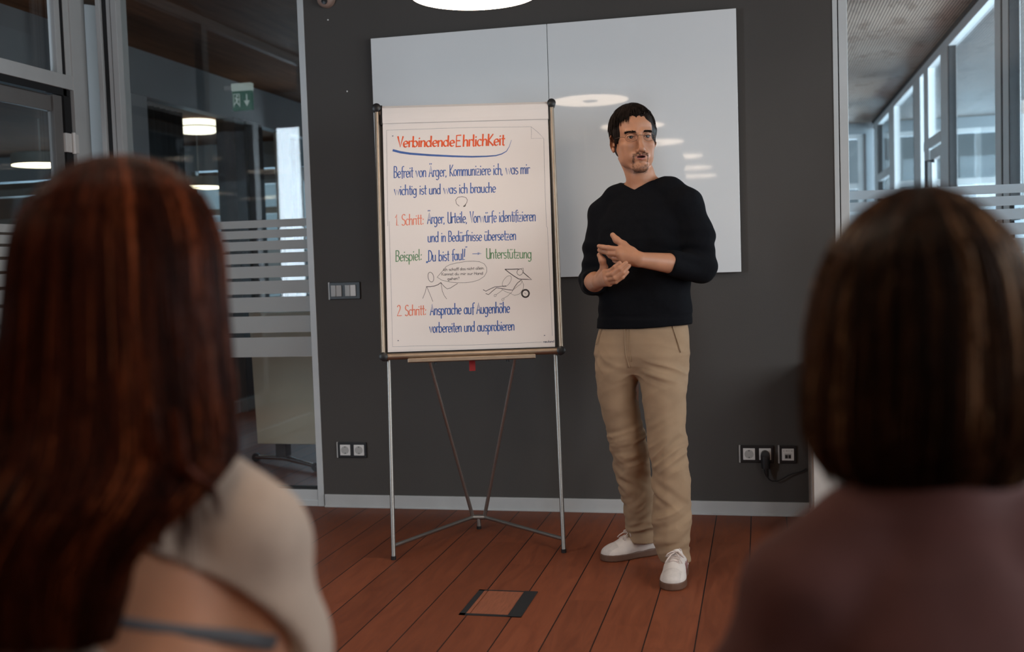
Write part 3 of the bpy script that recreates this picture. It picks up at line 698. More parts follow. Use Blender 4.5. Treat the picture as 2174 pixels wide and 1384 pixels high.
# --- handwriting: a single-stroke alphabet drawn with a broad-edged marker
def arc(cx, cy, rx, ry, a0, a1, n=12):
    return [(cx + rx * math.cos(math.radians(a0 + (a1 - a0) * i / n)), cy + ry * math.sin(math.radians(a0 + (a1 - a0) * i / n))) for i in range(n + 1)]
XH = 0.56
bowl = arc(0.165, XH / 2, 0.165, XH / 2, 70, 430, 16)
hump = lambda x0, w: [(x0, 0.30)] + arc(x0 + w / 2 + 0.02, XH - 0.16, w / 2 - 0.02, 0.16, 150, 0, 6) + [(x0 + w, 0.0)]
G = {
 'a': ([bowl, [(0.33, XH), (0.33, 0)]], 0.45), 'b': ([[(0.02, 1), (0.02, 0)], arc(0.175, XH/2, 0.155, XH/2, 150, -150, 12)], 0.42),
 'c': ([arc(0.17, XH/2, 0.165, XH/2, 50, 310, 12)], 0.36), 'd': ([bowl, [(0.33, 1), (0.33, 0)]], 0.45),
 'e': ([[(0.02, 0.27), (0.31, 0.32)] + arc(0.17, XH/2, 0.155, XH/2, 12, 315, 14)], 0.39),
 'f': ([arc(0.23, 0.86, 0.12, 0.14, 60, 180, 6) + [(0.11, -0.08)], [(0.0, XH), (0.24, XH)]], 0.27),
 'g': ([bowl, [(0.33, XH), (0.33, -0.12)] + arc(0.19, -0.12, 0.14, 0.18, 0, -140, 8)], 0.45),
 'h': ([[(0.02, 1), (0.02, 0)], hump(0.02, 0.28)], 0.41), 'i': ([[(0.04, XH), (0.04, 0)], [(0.03, 0.76), (0.06, 0.83)]], 0.16),
 'k': ([[(0.02, 1), (0.02, 0)], [(0.29, XH), (0.03, 0.26), (0.31, 0)]], 0.37), 'l': ([[(0.04, 1), (0.04, 0.06), (0.09, 0)]], 0.17),
 'm': ([[(0.02, XH), (0.02, 0)], hump(0.02, 0.24), hump(0.26, 0.24)], 0.60), 'n': ([[(0.02, XH), (0.02, 0)], hump(0.02, 0.27)], 0.40),
 'o': ([arc(0.165, XH/2, 0.16, XH/2, 90, 450, 16)], 0.41), 'p': ([[(0.02, XH), (0.02, -0.32)], arc(0.175, XH/2, 0.155, XH/2, 150, -150, 12)], 0.42),
 'r': ([[(0.03, XH), (0.03, 0)], [(0.03, 0.34)] + arc(0.17, 0.36, 0.14, 0.19, 150, 50, 6)], 0.28),
 's': ([arc(0.14, 0.42, 0.125, 0.14, 45, 230, 8) + arc(0.14, 0.14, 0.13, 0.14, 60, -135, 9)], 0.33),
 't': ([[(0.10, 0.88), (0.10, 0.05), (0.18, 0)], [(0.0, XH + 0.02), (0.22, XH + 0.02)]], 0.26),
 'u': ([[(0.02, XH)] + [(0.02, 0.16)] + arc(0.155, 0.15, 0.135, 0.15, 180, 350, 8), [(0.30, XH), (0.30, 0)]], 0.42),
 'v': ([[(0.0, XH), (0.16, 0), (0.33, XH)]], 0.40), 'w': ([[(0.0, XH), (0.13, 0), (0.27, 0.5), (0.41, 0), (0.54, XH)]], 0.62),
 'z': ([[(0.0, XH), (0.27, XH), (0.0, 0), (0.29, 0)], [(0.04, 0.28), (0.24, 0.28)]], 0.37),
 'A': ([[(0.0, 0), (0.20, 1), (0.39, 0)], [(0.07, 0.33), (0.33, 0.33)]], 0.46),
 'B': ([[(0.02, 1), (0.02, 0)], [(0.02, 1)] + arc(0.15, 0.76, 0.16, 0.24, 90, -90, 8) + [(0.04, 0.52)], [(0.04, 0.52)] + arc(0.16, 0.26, 0.19, 0.26, 90, -90, 8) + [(0.02, 0)]], 0.42),
 'D': ([[(0.02, 1), (0.02, 0)], [(0.0, 1)] + arc(0.10, 0.5, 0.27, 0.5, 90, -90, 12) + [(0.0, 0)]], 0.45),
 'E': ([[(0.34, 1), (0.02, 0.98), (0.02, 0), (0.34, 0.02)], [(0.02, 0.52), (0.27, 0.52)]], 0.52),
 'H': ([[(0.02, 1), (0.02, 0)], [(0.36, 1), (0.36, 0)], [(0.02, 0.5), (0.36, 0.5)]], 0.46), 'I': ([[(0.04, 1), (0.04, 0)]], 0.18),
 'K': ([[(0.02, 1), (0.02, 0)], [(0.34, 1), (0.03, 0.45), (0.37, 0)]], 0.43),
 'S': ([arc(0.20, 0.76, 0.17, 0.24, 40, 240, 9) + arc(0.17, 0.25, 0.19, 0.26, 65, -140, 10)], 0.42),
 'U': ([[(0.02, 1), (0.02, 0.2)] + arc(0.19, 0.2, 0.17, 0.2, 180, 360, 8) + [(0.36, 1), (0.36, 0)]], 0.45),
 'V': ([[(0.0, 1), (0.19, 0), (0.36, 1)]], 0.41),
 '1': ([[(0.0, 0.72), (0.16, 1), (0.14, 0)]], 0.24), '2': ([arc(0.16, 0.76, 0.16, 0.24, 160, -30, 9) + [(0.0, 0), (0.36, 0.0)]], 0.42),
 '.': ([[(0.02, 0.0), (0.05, 0.03)]], 0.17), ',': ([[(0.04, 0.04), (0.01, -0.10)]], 0.20), ':': ([[(0.05, 0.02), (0.08, 0.10)], [(0.07, 0.42), (0.10, 0.50)]], 0.2),
 '!': ([[(0.10, 1.0), (0.05, 0.28)], [(0.04, 0.0), (0.06, 0.03)]], 0.18), '?': ([arc(0.12, 0.78, 0.12, 0.2, 170, -60, 8) + [(0.12, 0.3)], [(0.11, 0.0), (0.13, 0.03)]], 0.3),
 '<': ([[(0.02, 0.02), (0.0, -0.10)], [(0.12, 0.02), (0.10, -0.10)]], 0.22), '>': ([[(0.02, 1.18), (0.04, 1.16)], [(0.12, 1.18), (0.14, 1.16)]], 0.24), ' ': ([], 0.26),
}
for base, um in (('a', 'ä'), ('o', 'ö'), ('u', 'ü'), ('A', 'Ä')):
    st, ad = G[base]; h = 0.80 if base != 'A' else 1.12
    G[um] = (st + [[(0.08, h), (0.10, h + 0.07)], [(0.24, h), (0.26, h + 0.07)]], ad)

INK = ['paper', 'ink_red', 'ink_blue', 'ink_green', 'ink_black', 'ink_grey', 'ink_pink']
M['ink_red'] = material('orange_red_marker', (0.78, 0.10, 0.02), 0.6, vary=0.12, vscale=40)
M['ink_pink'] = material('thin_red_marker', (0.80, 0.24, 0.15), 0.6, vary=0.08, vscale=40)
M['ink_blue'] = material('blue_marker', (0.045, 0.115, 0.35), 0.6, vary=0.2, vscale=30)
M['ink_green'] = material('green_marker', (0.13, 0.27, 0.13), 0.6, vary=0.15, vscale=30)
M['ink_black'] = material('black_marker', (0.035, 0.025, 0.022), 0.6, vary=0.1)
M['ink_grey'] = material('grey_pencil', (0.20, 0.20, 0.23), 0.6, vary=0.1)
SH = MB()                                       # the written sheet: paper and ink in one mesh
SN = 0.0018
SH.add([fc(-0.357, 0.878, 0.0010), fc(0.356, 0.873, 0.0010), fc(0.366, 1.925, 0.0010), fc(-0.3535, 1.925, 0.0010),
        fc(-0.357, 0.878, SN), fc(0.356, 0.873, SN), fc(0.366, 1.925, SN), fc(-0.3535, 1.925, SN)],
       [(0,3,2,1),(4,5,6,7),(0,1,5,4),(1,2,6,5),(2,3,7,6),(3,0,4,7)])
_layer = [0]
def ribbon(pts, width, ink, nib=None, thin=0.45):
    """a marker stroke lying on the sheet; with a nib angle the width follows the stroke's direction"""
    if len(pts) < 2: return
    P = [Vector((p[0], p[1])) for p in pts]
    _layer[0] += 1; n = SN + 0.0002 + 0.0000012 * (_layer[0] % 200)
    w = []
    for i in range(len(P)):
        d = P[min(i+1, len(P)-1)] - P[max(i-1, 0)]
        ang = math.atan2(d.y, d.x)
        k = 1.0 if nib is None else thin + (1 - thin) * abs(math.sin(ang - math.radians(nib)))
        ww = (width[i] if isinstance(width, list) else width) * k / 2
        w.append(ww)
    V = []; F = []
    L = []; R = []
    for i in range(len(P)):
        d1 = (P[i] - P[i-1]).normalized() if i > 0 else (P[1] - P[0]).normalized()
        d2 = (P[i+1] - P[i]).normalized() if i < len(P) - 1 else d1
        dm = (d1 + d2)
        dm = dm.normalized() if dm.length > 0.2 else d1
        nn = Vector((-dm.y, dm.x)); ext = 0.0
        p = P[i] - (d1 * w[i] * 0.5 if i == 0 else Vector((0, 0))) + (d2 * w[i] * 0.5 if i == len(P) - 1 else Vector((0, 0)))
        L.append(p + nn * w[i]); R.append(p - nn * w[i])
    for i in range(len(P)):
        V.append(fc(L[i].x, L[i].y, n)); V.append(fc(R[i].x, R[i].y, n))
    for i in range(len(P) - 1): F.append((2*i, 2*i+1, 2*i+3, 2*i+2))
    SH.add(V, F, INK.index(ink))

def write(text, box, cap, ink, pen, nib=35, slant=0.05, jitter=0.012, thin=0.62):
    u0, v0, u1, v1 = box
    adv = sum(G[c][1] for c in text[:-1]) + G[text[-1]][1] - 0.08
    sx = (u1 - u0) / adv; x = 0.0
    for c in text:
        st, ad = G[c]; dy = random.uniform(-1, 1) * jitter
        for s in st:
            pts = []
            for (px, py) in s:
                fx = (x + px) * sx + slant * py * cap * 0.6
                fr = (x + px) / adv
                pts.append((u0 + fx, v0 + (v1 - v0) * fr + (py + dy) * cap))
            ribbon(pts, pen, ink, nib, thin)
        x += ad
T = {'bub1': (-0.1110, 1.2129, 0.0646, 1.2142), 'bub2': (-0.1186, 1.1933, 0.0582, 1.1917), 'bub3': (-0.0945, 1.1723, -0.0445, 1.1730), 'bb1': (-0.3136, 1.2606, -0.2029, 1.2631), 'bb2': (-0.1821, 1.2553, -0.0080, 1.2582), 'bb3': (0.0756, 1.2602, 0.2690, 1.2558), 's2': (-0.3137, 1.0256, -0.1914, 1.0261), 'a2': (-0.1728, 1.0245, 0.1664, 1.0233), 'v2': (-0.1784, 0.9489, 0.1836, 0.9467), 'und': (-0.1735, 1.3402, 0.2052, 1.3376), 'neu': (0.3067, 0.8895, 0.3531, 0.8893), 'head': (-0.2919, 1.7594, -0.0478, 1.7569), 'head2': (-0.0396, 1.7545, 0.1694, 1.7548), 'l1': (-0.3113, 1.6250, 0.2744, 1.6254), 'l2': (-0.3114, 1.5490, 0.1247, 1.5482), 's1': (-0.3110, 1.4166, -0.1901, 1.4182), 'a1': (-0.1728, 1.4198, 0.2932, 1.4176)}
write('Verbindende', T['head'], 0.046, 'ink_red', 0.0082, 30, 0.12, thin=0.4)
write('EhrlichKeit', T['head2'], 0.050, 'ink_red', 0.0082, 30, 0.12, thin=0.4)
write('Befreit von Ärger, Kommuniziere ich, was mir', T['l1'], 0.049, 'ink_blue', 0.0046)
write('wichtig ist und was ich brauche', T['l2'], 0.044, 'ink_blue', 0.0048)
write('1. Schritt:', T['s1'], 0.047, 'ink_pink', 0.0046)
write('Ärger, Urteile, Vorwürfe identifizieren', T['a1'], 0.049, 'ink_blue', 0.0046)
write('und in Bedürfnisse übersetzen', T['und'], 0.045, 'ink_blue', 0.0046)
write('Beispiel:', T['bb1'], 0.047, 'ink_green', 0.0046)
write('<Du bist faul!>', T['bb2'], 0.047, 'ink_blue', 0.0048)
write('Unterstützung', T['bb3'], 0.045, 'ink_green', 0.0046)
write('2. Schritt:', T['s2'], 0.045, 'ink_pink', 0.0048)
write('Ansprache auf Augenhöhe', T['a2'], 0.047, 'ink_blue', 0.0050)
write('vorbereiten und ausprobieren', T['v2'], 0.044, 'ink_blue', 0.0048)
write('ich schaff das nicht allein.', T['bub1'], 0.0120, 'ink_black', 0.0017, None)
write('Kannst du mir zur Hand', T['bub2'], 0.0120, 'ink_black', 0.0017, None)
write('gehen?', T['bub3'], 0.0120, 'ink_black', 0.0017, None)
write('neuland', T['neu'], 0.0095, 'ink_grey', 0.0022, None)
DRAW = [(0.0016, ((-0.1384, 1.1869), (-0.1193, 1.1731), (-0.0822, 1.1634), (-0.0496, 1.1599), (-0.0169, 1.1593), (0.0112, 1.1612), (0.0396, 1.1688), (0.0635, 1.1835), (0.0745, 1.2021), (0.0751, 1.2210), (0.0654, 1.2378), (0.0447, 1.2480), (0.0190, 1.2507), (-0.0138, 1.2508), (-0.0468, 1.2462), (-0.0797, 1.2402), (-0.0987, 1.2314), (-0.1143, 1.2130), (-0.1384, 1.1869))),
 (0.0022, ((-0.1536, 1.1899), (-0.1530, 1.1833), (-0.1536, 1.1770), (-0.1554, 1.1718), (-0.1582, 1.1682), (-0.1617, 1.1665), (-0.1656, 1.1669), (-0.1694, 1.1693), (-0.1729, 1.1735), (-0.1757, 1.1792), (-0.1774, 1.1856), (-0.1780, 1.1923), (-0.1774, 1.1986), (-0.1756, 1.2038), (-0.1728, 1.2074), (-0.1693, 1.2091), (-0.1654, 1.2088), (-0.1616, 1.2063), (-0.1581, 1.2021), (-0.1553, 1.1964), (-0.1536, 1.1899))),
 (0.0030, ((-0.1863, 1.1471), (-0.1714, 1.1466), (-0.1527, 1.1488), (-0.1362, 1.1539), (-0.1233, 1.1628))),
 (0.0018, ((-0.1854, 1.1470), (-0.1917, 1.1237), (-0.2032, 1.0969))),
 (0.0018, ((-0.1840, 1.1470), (-0.1724, 1.1160), (-0.1603, 1.0827))),
 (0.0018, ((-0.1233, 1.1628), (-0.1184, 1.1260), (-0.1111, 1.1069), (-0.1008, 1.0915))),
 (0.0022, ((-0.1233, 1.1628), (-0.1099, 1.1454), (-0.0971, 1.1347), (-0.0830, 1.1380), (-0.0687, 1.1469), (-0.0520, 1.1567))),
 (0.0035, ((0.1536, 1.2113), (0.1817, 1.2104), (0.2108, 1.2108))),
 (0.0035, ((0.1536, 1.2113), (0.1718, 1.1956), (0.1900, 1.1817), (0.2106, 1.1678), (0.2223, 1.1660), (0.2457, 1.1648), (0.2668, 1.1627), (0.2509, 1.1774), (0.2318, 1.1945))),
 (0.0020, ((0.2098, 1.2071), (0.2193, 1.2110), (0.2326, 1.2134), (0.2329, 1.1969))),
 (0.0020, ((0.2287, 1.1928), (0.2265, 1.1890), (0.2234, 1.1859), (0.2197, 1.1841), (0.2158, 1.1835), (0.2121, 1.1842), (0.2088, 1.1863), (0.2064, 1.1894), (0.2051, 1.1933), (0.2050, 1.1977), (0.2061, 1.2020), (0.2083, 1.2058), (0.2114, 1.2088), (0.2150, 1.2107), (0.2189, 1.2113), (0.2227, 1.2105), (0.2259, 1.2085), (0.2283, 1.2053), (0.2297, 1.2014), (0.2298, 1.1971), (0.2287, 1.1928))),
 (0.0014, ((0.1709, 1.1506), (0.1651, 1.1441), (0.1588, 1.1390), (0.1525, 1.1358), (0.1470, 1.1350), (0.1427, 1.1365), (0.1401, 1.1402), (0.1393, 1.1458), (0.1406, 1.1527), (0.1437, 1.1602), (0.1484, 1.1676), (0.1542, 1.1742), (0.1606, 1.1793), (0.1668, 1.1824), (0.1723, 1.1833), (0.1766, 1.1818), (0.1793, 1.1780), (0.1800, 1.1725), (0.1787, 1.1656), (0.1756, 1.1580), (0.1709, 1.1506))),
 (0.0028, ((0.0568, 1.1258), (0.0683, 1.1197), (0.0873, 1.1285), (0.1063, 1.1364), (0.1322, 1.1379), (0.1557, 1.1394))),
 (0.0028, ((0.0679, 1.1089), (0.0795, 1.1043), (0.0964, 1.1188), (0.1142, 1.1323), (0.1412, 1.1277), (0.1644, 1.1222), (0.1840, 1.1196), (0.1930, 1.1344), (0.2053, 1.1505), (0.2222, 1.1627))),
 (0.0014, ((0.2221, 1.1618), (0.2317, 1.1426), (0.2292, 1.1238), (0.2129, 1.1031), (0.1916, 1.0968), (0.1755, 1.1044), (0.1830, 1.1183))),
 (0.0014, ((0.1879, 1.1228), (0.2023, 1.1341), (0.2192, 1.1454), (0.2267, 1.1593))),
 (0.0014, ((0.1410, 1.1230), (0.1242, 1.1108), (0.1122, 1.1032))),
 (0.0014, ((0.1118, 1.1031), (0.1124, 1.1019), (0.1125, 1.1005), (0.1121, 1.0989), (0.1112, 1.0975), (0.1100, 1.0963), (0.1085, 1.0953), (0.1069, 1.0949), (0.1053, 1.0948), (0.1040, 1.0953), (0.1029, 1.0961), (0.1024, 1.0973), (0.1023, 1.0987), (0.1027, 1.1002), (0.1035, 1.1017), (0.1048, 1.1029), (0.1063, 1.1038), (0.1079, 1.1043), (0.1094, 1.1044), (0.1108, 1.1039), (0.1118, 1.1031))),
 (0.0014, ((0.1756, 1.1091), (0.1611, 1.0954), (0.1444, 1.0866))),
 (0.0014, ((0.1444, 1.0850), (0.1450, 1.0838), (0.1451, 1.0824), (0.1447, 1.0809), (0.1438, 1.0795), (0.1425, 1.0782), (0.1411, 1.0773), (0.1394, 1.0768), (0.1379, 1.0768), (0.1365, 1.0772), (0.1355, 1.0781), (0.1349, 1.0793), (0.1349, 1.0807), (0.1353, 1.0822), (0.1361, 1.0836), (0.1374, 1.0849), (0.1389, 1.0858), (0.1405, 1.0863), (0.1420, 1.0863), (0.1434, 1.0859), (0.1444, 1.0850))),
 (0.0014, ((0.1364, 1.1259), (0.1547, 1.1131), (0.1755, 1.1067))),
 (0.0075, ((0.2532, 1.1032), (0.2523, 1.0983), (0.2499, 1.0939), (0.2464, 1.0905), (0.2420, 1.0883), (0.2372, 1.0877), (0.2324, 1.0886), (0.2282, 1.0911), (0.2249, 1.0947), (0.2229, 1.0993), (0.2223, 1.1042), (0.2233, 1.1091), (0.2256, 1.1135), (0.2292, 1.1170), (0.2336, 1.1191), (0.2384, 1.1197), (0.2431, 1.1188), (0.2474, 1.1164), (0.2506, 1.1127), (0.2527, 1.1082), (0.2532, 1.1032))),
 (0.0016, ((0.2341, 1.1071), (0.2395, 1.1008))),
 (0.0028, ((0.0163, 1.2829), (0.0459, 1.2825))),
 (0.0028, ((0.0390, 1.2869), (0.0543, 1.2827), (0.0396, 1.2779), (0.0412, 1.2826))),
 (0.0022, ((-0.0338, 1.4925), (-0.0458, 1.5033), (-0.0481, 1.5200), (-0.0387, 1.5310), (-0.0201, 1.5338), (-0.0037, 1.5291), (0.0021, 1.5185), (-0.0012, 1.5061), (-0.0090, 1.4959))),
 (0.0040, ((-0.0153, 1.4906), (-0.0047, 1.4999), (-0.0091, 1.4913), (-0.0153, 1.4906)))]
for i, (wd, pts) in enumerate(DRAW): ribbon(pts, wd * 0.92, 'ink_blue' if i in (23, 24,) else 'ink_black', None)
for wd, pts in [(0.0011, ((-0.3437, 1.4152), (-0.3411, 1.6167), (-0.3389, 1.7423), (-0.3372, 1.8356), (-0.2766, 1.8351), (-0.1114, 1.8367), (0.0956, 1.8363), (0.2898, 1.8328), (0.2905, 1.8083), (0.2886, 1.7805), (0.3427, 1.7802), (0.3188, 1.8075), (0.2898, 1.8328))),
 (0.0011, ((0.3438, 1.7789), (0.3412, 1.6802), (0.3399, 1.5542), (0.3398, 1.3937), (0.3438, 1.3855), (0.3444, 1.2240), (0.3458, 1.0822), (0.3462, 0.9177))),
 (0.0011, ((-0.3368, 1.4355), (-0.3374, 1.2934), (-0.3366, 1.1051), (-0.3378, 0.8948), (-0.1931, 0.8935), (-0.0073, 0.8902), (0.1792, 0.8907), (0.3008, 0.8921))),
 (0.0040, ((-0.3136, 1.8088), (-0.3095, 1.8091))),
 (0.0040, ((-0.3148, 0.9196), (-0.3111, 0.9195))),
 (0.0040, ((0.3108, 0.9203), (0.3145, 0.9202)))]: ribbon(pts, wd, 'ink_grey', None)
sw = [(-0.3112, 1.7457), (-0.2794, 1.7363), (-0.2384, 1.7288), (-0.1563, 1.7201), (-0.0534, 1.7120), (0.0291, 1.7075), (0.0911, 1.7074), (0.1326, 1.7095), (0.1576, 1.7159), (0.1788, 1.7271), (0.1920, 1.7478), (0.2021, 1.7762)]
ribbon(sw, [0.0100, 0.0098, 0.0094, 0.0088, 0.0080, 0.0070, 0.0060, 0.0050, 0.0042, 0.0032, 0.0020, 0.0014], 'ink_blue', None)
o = SH.build('written_sheet', [M[k] for k in INK], t); o['label'] = 'white sheet with red, blue and green handwriting and two doodles'

# tray, tag, legs
tr = fbox(MB(), -0.271, 0.268, 0.822, 0.829, 0.010, 0.062); fbox(tr, -0.271, 0.268, 0.826, 0.838, 0.058, 0.062); fbox(tr, -0.271, 0.268, 0.822, 0.842, 0.004, 0.010)
tr.build('pen_tray', M['champagne'], t, bevel=0.0015)
for u in (-0.155, 0.150): MB().tube([fc(u, 0.820, 0.03), fc(u, 0.812, 0.03)], 0.006, 12).build('tray_knob', M['black'], t, smooth=True)
fbox(MB(), -0.014, 0.012, 0.780, 0.824, -0.012, -0.009).build('red_tag', M['red'], t)
hubc = Vector((-1.292, 4.735, 0))
HL = hubc + Vector((-0.030, 0.040, 0.055)); HR = hubc + Vector((0.024, 0.045, 0.055))
TL, TR = fc(-0.205, 0.92, -0.035), fc(0.205, 0.92, -0.035)
for sgn, foot, H_, T_ in ((-1, fc(-0.358, 0.0), HL, TL), (1, fc(0.358, 0.0), HR, TR)):
    top = fc(0.357 * sgn, 1.02, -0.030)
    fr = Vector((foot.x, foot.y, 0.012))
    lg = MB().tube([top, fr], 0.0095, 16).build('front_leg', M['alu'], t, smooth=True)
    MB().cyl((foot.x, foot.y, 0.0), (foot.x, foot.y, 0.016), 0.0110, 16).build('rubber_foot', M['black'], lg)
    MB().tube([T_, H_], 0.0085, 14).build('rear_leg', M['alu'], t, smooth=True)
    MB().tube([fr + (top - fr).normalized() * 0.045, H_], 0.0085, 14).build('floor_bar', M['alu'], t, smooth=True)
h = MB().tube([HL + Vector((-0.004, 0, 0)), HR + Vector((0.004, 0, 0))], 0.012, 14).cyl(hubc + Vector((-0.003, 0.042, 0.05)), hubc + Vector((-0.003, 0.042, 0.012)), 0.010, 14)
h.build('hinge_hub', M['alu'], t, smooth=True)
MB().cyl(hubc + Vector((-0.003, 0.042, 0.014)), hubc + Vector((-0.003, 0.042, 0.0)), 0.011, 14).build('rubber_foot', M['black'], t)
# ================================================================ SIGNED-DISTANCE SCULPTING (bodies, clothes, shoes)
class Field:
    """smooth union / subtraction of rounded shapes; each shape may live in its own frame"""
    def __init__(self): self.ops = []; self.frame = None
    def _push(self, fn, lo, hi, k, sub):
        lo = np.array(lo, float); hi = np.array(hi, float)
        if self.frame is not None:
            R, o = self.frame[:2]                  # rows of R: frame axes in world
            sc = self.frame[2] if len(self.frame) > 2 else 1.0
            c = [np.array([x, y, z]) @ R * sc + o for x in (lo[0], hi[0]) for y in (lo[1], hi[1]) for z in (lo[2], hi[2])]
            lo, hi = np.min(c, 0), np.max(c, 0)
            g = fn; fn = lambda P, g=g, R=R, o=o, sc=sc: g((P - o) @ R.T / sc) * sc
        self.ops.append((fn, lo, hi, k, sub))
    def cap(self, a, b, ra, rb=None, k=0.01, sub=False):
        rb = ra if rb is None else rb
        a = np.array(a, float); b = np.array(b, float); ab = b - a; L2 = float(ab @ ab) + 1e-12; r = max(ra, rb)
        def fn(P):
            t = np.clip(((P - a) @ ab) / L2, 0, 1)
            q = P - a - t[:, None] * ab
            return np.sqrt((q * q).sum(1)) - (ra + (rb - ra) * t)
        self._push(fn, np.minimum(a, b) - r, np.maximum(a, b) + r, k, sub); return self
    def chain(self, pts, rs, k=0.008, sub=False):
        for i in range(len(pts) - 1): self.cap(pts[i], pts[i+1], rs[i], rs[i+1], k, sub)
        return self
    def ell(self, c, r, k=0.01, sub=False, rot=None):
        c = np.array(c, float); r = np.array(r, float); R = np.eye(3) if rot is None else np.array(rot)
        def fn(P):
            q = (P - c) @ R.T
            k0 = np.sqrt(((q / r) ** 2).sum(1)); k1 = np.sqrt(((q / (r * r)) ** 2).sum(1)) + 1e-9
            return k0 * (k0 - 1) / k1
        m = r.max() if rot is not None else r
        self._push(fn, c - m, c + m, k, sub); return self
    def loft(self, table, k=0.02, sub=False, turn=0.0, power=2.0):
        """stack of ellipses: rows (z, cx, cy, rx, ry)"""
        T_ = np.array(table, float); zs = T_[:, 0]; ca, sa = math.cos(turn), math.sin(turn)
        def fn(P):
            z = P[:, 2]; g = [np.interp(z, zs, T_[:, i]) for i in (1, 2, 3, 4)]
            dx, dy = P[:, 0] - g[0], P[:, 1] - g[1]
            x = dx * ca + dy * sa; y = -dx * sa + dy * ca
            qx, qy = np.abs(x) / g[2], np.abs(y) / g[3]
            k0 = (qx ** power + qy ** power) ** (1 / power)
            n = np.sqrt((x / g[2] ** 2) ** 2 + (y / g[3] ** 2) ** 2) + 1e-9
            d = np.where(k0 > 1e-3, k0 * (k0 - 1) / n / np.maximum(k0, 0.3) * np.maximum(k0, 0.3), -np.minimum(g[2], g[3]))
            return np.maximum(d, np.maximum(zs[0] - z, z - zs[-1]))
        m = max(T_[:, 3].max(), T_[:, 4].max())
        self._push(fn, (T_[:, 1].min() - m, T_[:, 2].min() - m, zs[0]), (T_[:, 1].max() + m, T_[:, 2].max() + m, zs[-1]), k, sub); return self
    def func(self, fn, lo, hi, k=0.0, sub=False): self._push(fn, lo, hi, k, sub); return self
    def __call__(self, P, lo=None, hi=None):
        d = np.full(len(P), 0.25)
        for fn, l, h, k, sub in self.ops:
            if lo is not None:
                mg = k + 0.03
                if np.any(l - mg > hi) or np.any(h + mg < lo): continue
            e = fn(P)
            if sub:
                e = -e
                if k > 0:
                    hh = np.clip(0.5 - 0.5 * (d - e) / k, 0, 1); d = d * (1 - hh) + e * hh + k * hh * (1 - hh)
                else: d = np.maximum(d, e)
            else:
                if k > 0:
                    hh = np.clip(0.5 + 0.5 * (d - e) / k, 0, 1); d = d * (1 - hh) + e * hh - k * hh * (1 - hh)
                else: d = np.minimum(d, e)
        return d
    def bounds(self):
        L_ = [o for o in self.ops if not o[4]]
        return np.min([o[1] for o in L_], 0), np.max([o[2] for o in L_], 0)

def polygonize(field, h, pad=0.012):
    """surface nets on a block-sparse grid -> vertices (N,3), quads (M,4)"""
    lo, hi = field.bounds(); lo = lo - pad; hi = hi + pad
    B = 16; n = np.ceil((hi - lo) / h / B).astype(int) * B + 1
    D = np.full(n, 1.0, np.float32)
    nb = (n - 1) // B
    for bx in range(nb[0]):
        for by in range(nb[1]):
            for bz in range(nb[2]):
                i0 = np.array([bx, by, bz]) * B
                l_, h_ = lo + i0 * h, lo + (i0 + B) * h
                c = (l_ + h_) / 2; rad = B * h * 0.87
                near = any(not (np.any(o[1] - 0.02 > h_) or np.any(o[2] + 0.02 < l_)) for o in field.ops if not o[4])
                if not near: continue
                dc = field(c[None, :], l_, h_)[0]
                sl = tuple(slice(i0[a], i0[a] + B + 1) for a in range(3))
                if dc < -rad * 1.6:
                    D[sl] = -1.0; continue
                g = np.stack(np.meshgrid(*[lo[a] + (i0[a] + np.arange(B + 1)) * h for a in range(3)], indexing='ij'), -1).reshape(-1, 3)
                D[sl] = field(g, l_, h_).reshape(B + 1, B + 1, B + 1)
    S = D < 0
    c8 = [S[i:n[0]-1+i, j:n[1]-1+j, k:n[2]-1+k] for i in (0, 1) for j in (0, 1) for k in (0, 1)]
    al = c8[0].copy(); an = c8[0].copy()
    for c in c8[1:]: al &= c; an |= c
    act = an & ~al
    idx = np.argwhere(act)
    vid = np.full(act.shape, -1, np.int32); vid[act] = np.arange(len(idx))
    acc = np.zeros((len(idx), 3)); cnt = np.zeros(len(idx))
    corners = [(i, j, k) for i in (0, 1) for j in (0, 1) for k in (0, 1)]
    val = {c: D[idx[:, 0] + c[0], idx[:, 1] + c[1], idx[:, 2] + c[2]] for c in corners}
    for a in corners:
        for ax in range(3):
            if a[ax]: continue
            b = list(a); b[ax] = 1; b = tuple(b)
            va, vb = val[a], val[b]; cr = (va < 0) != (vb < 0)
            t = np.where(cr, va / np.where(cr, va - vb, 1), 0)
            p = np.zeros((len(idx), 3)); p[:] = a; p[:, ax] += t
            acc[cr] += p[cr]; cnt[cr] += 1
    V = lo + (idx + acc / cnt[:, None]) * h
    Q = []
    for ax in range(3):
        u_, w_ = (ax + 1) % 3, (ax + 2) % 3
        sl0 = [slice(None)] * 3; sl1 = [slice(None)] * 3; sl0[ax] = slice(0, n[ax] - 1); sl1[ax] = slice(1, n[ax])
        s0, s1 = S[tuple(sl0)], S[tuple(sl1)]
        e = np.argwhere(s0 != s1)
        e = e[(e[:, u_] > 0) & (e[:, w_] > 0) & (e[:, u_] < n[u_] - 1) & (e[:, w_] < n[w_] - 1)]
        if not len(e): continue
        def cell(du, dw):
            q = e.copy(); q[:, u_] -= du; q[:, w_] -= dw
            return vid[q[:, 0], q[:, 1], q[:, 2]]
        q = np.stack([cell(1, 1), cell(0, 1), cell(0, 0), cell(1, 0)], 1)
        flip = ~s0[e[:, 0], e[:, 1], e[:, 2]]
        q[flip] = q[flip][:, ::-1]
        Q.append(q)
    Q = np.concatenate(Q); Q = Q[(Q >= 0).all(1)]
    return V, Q

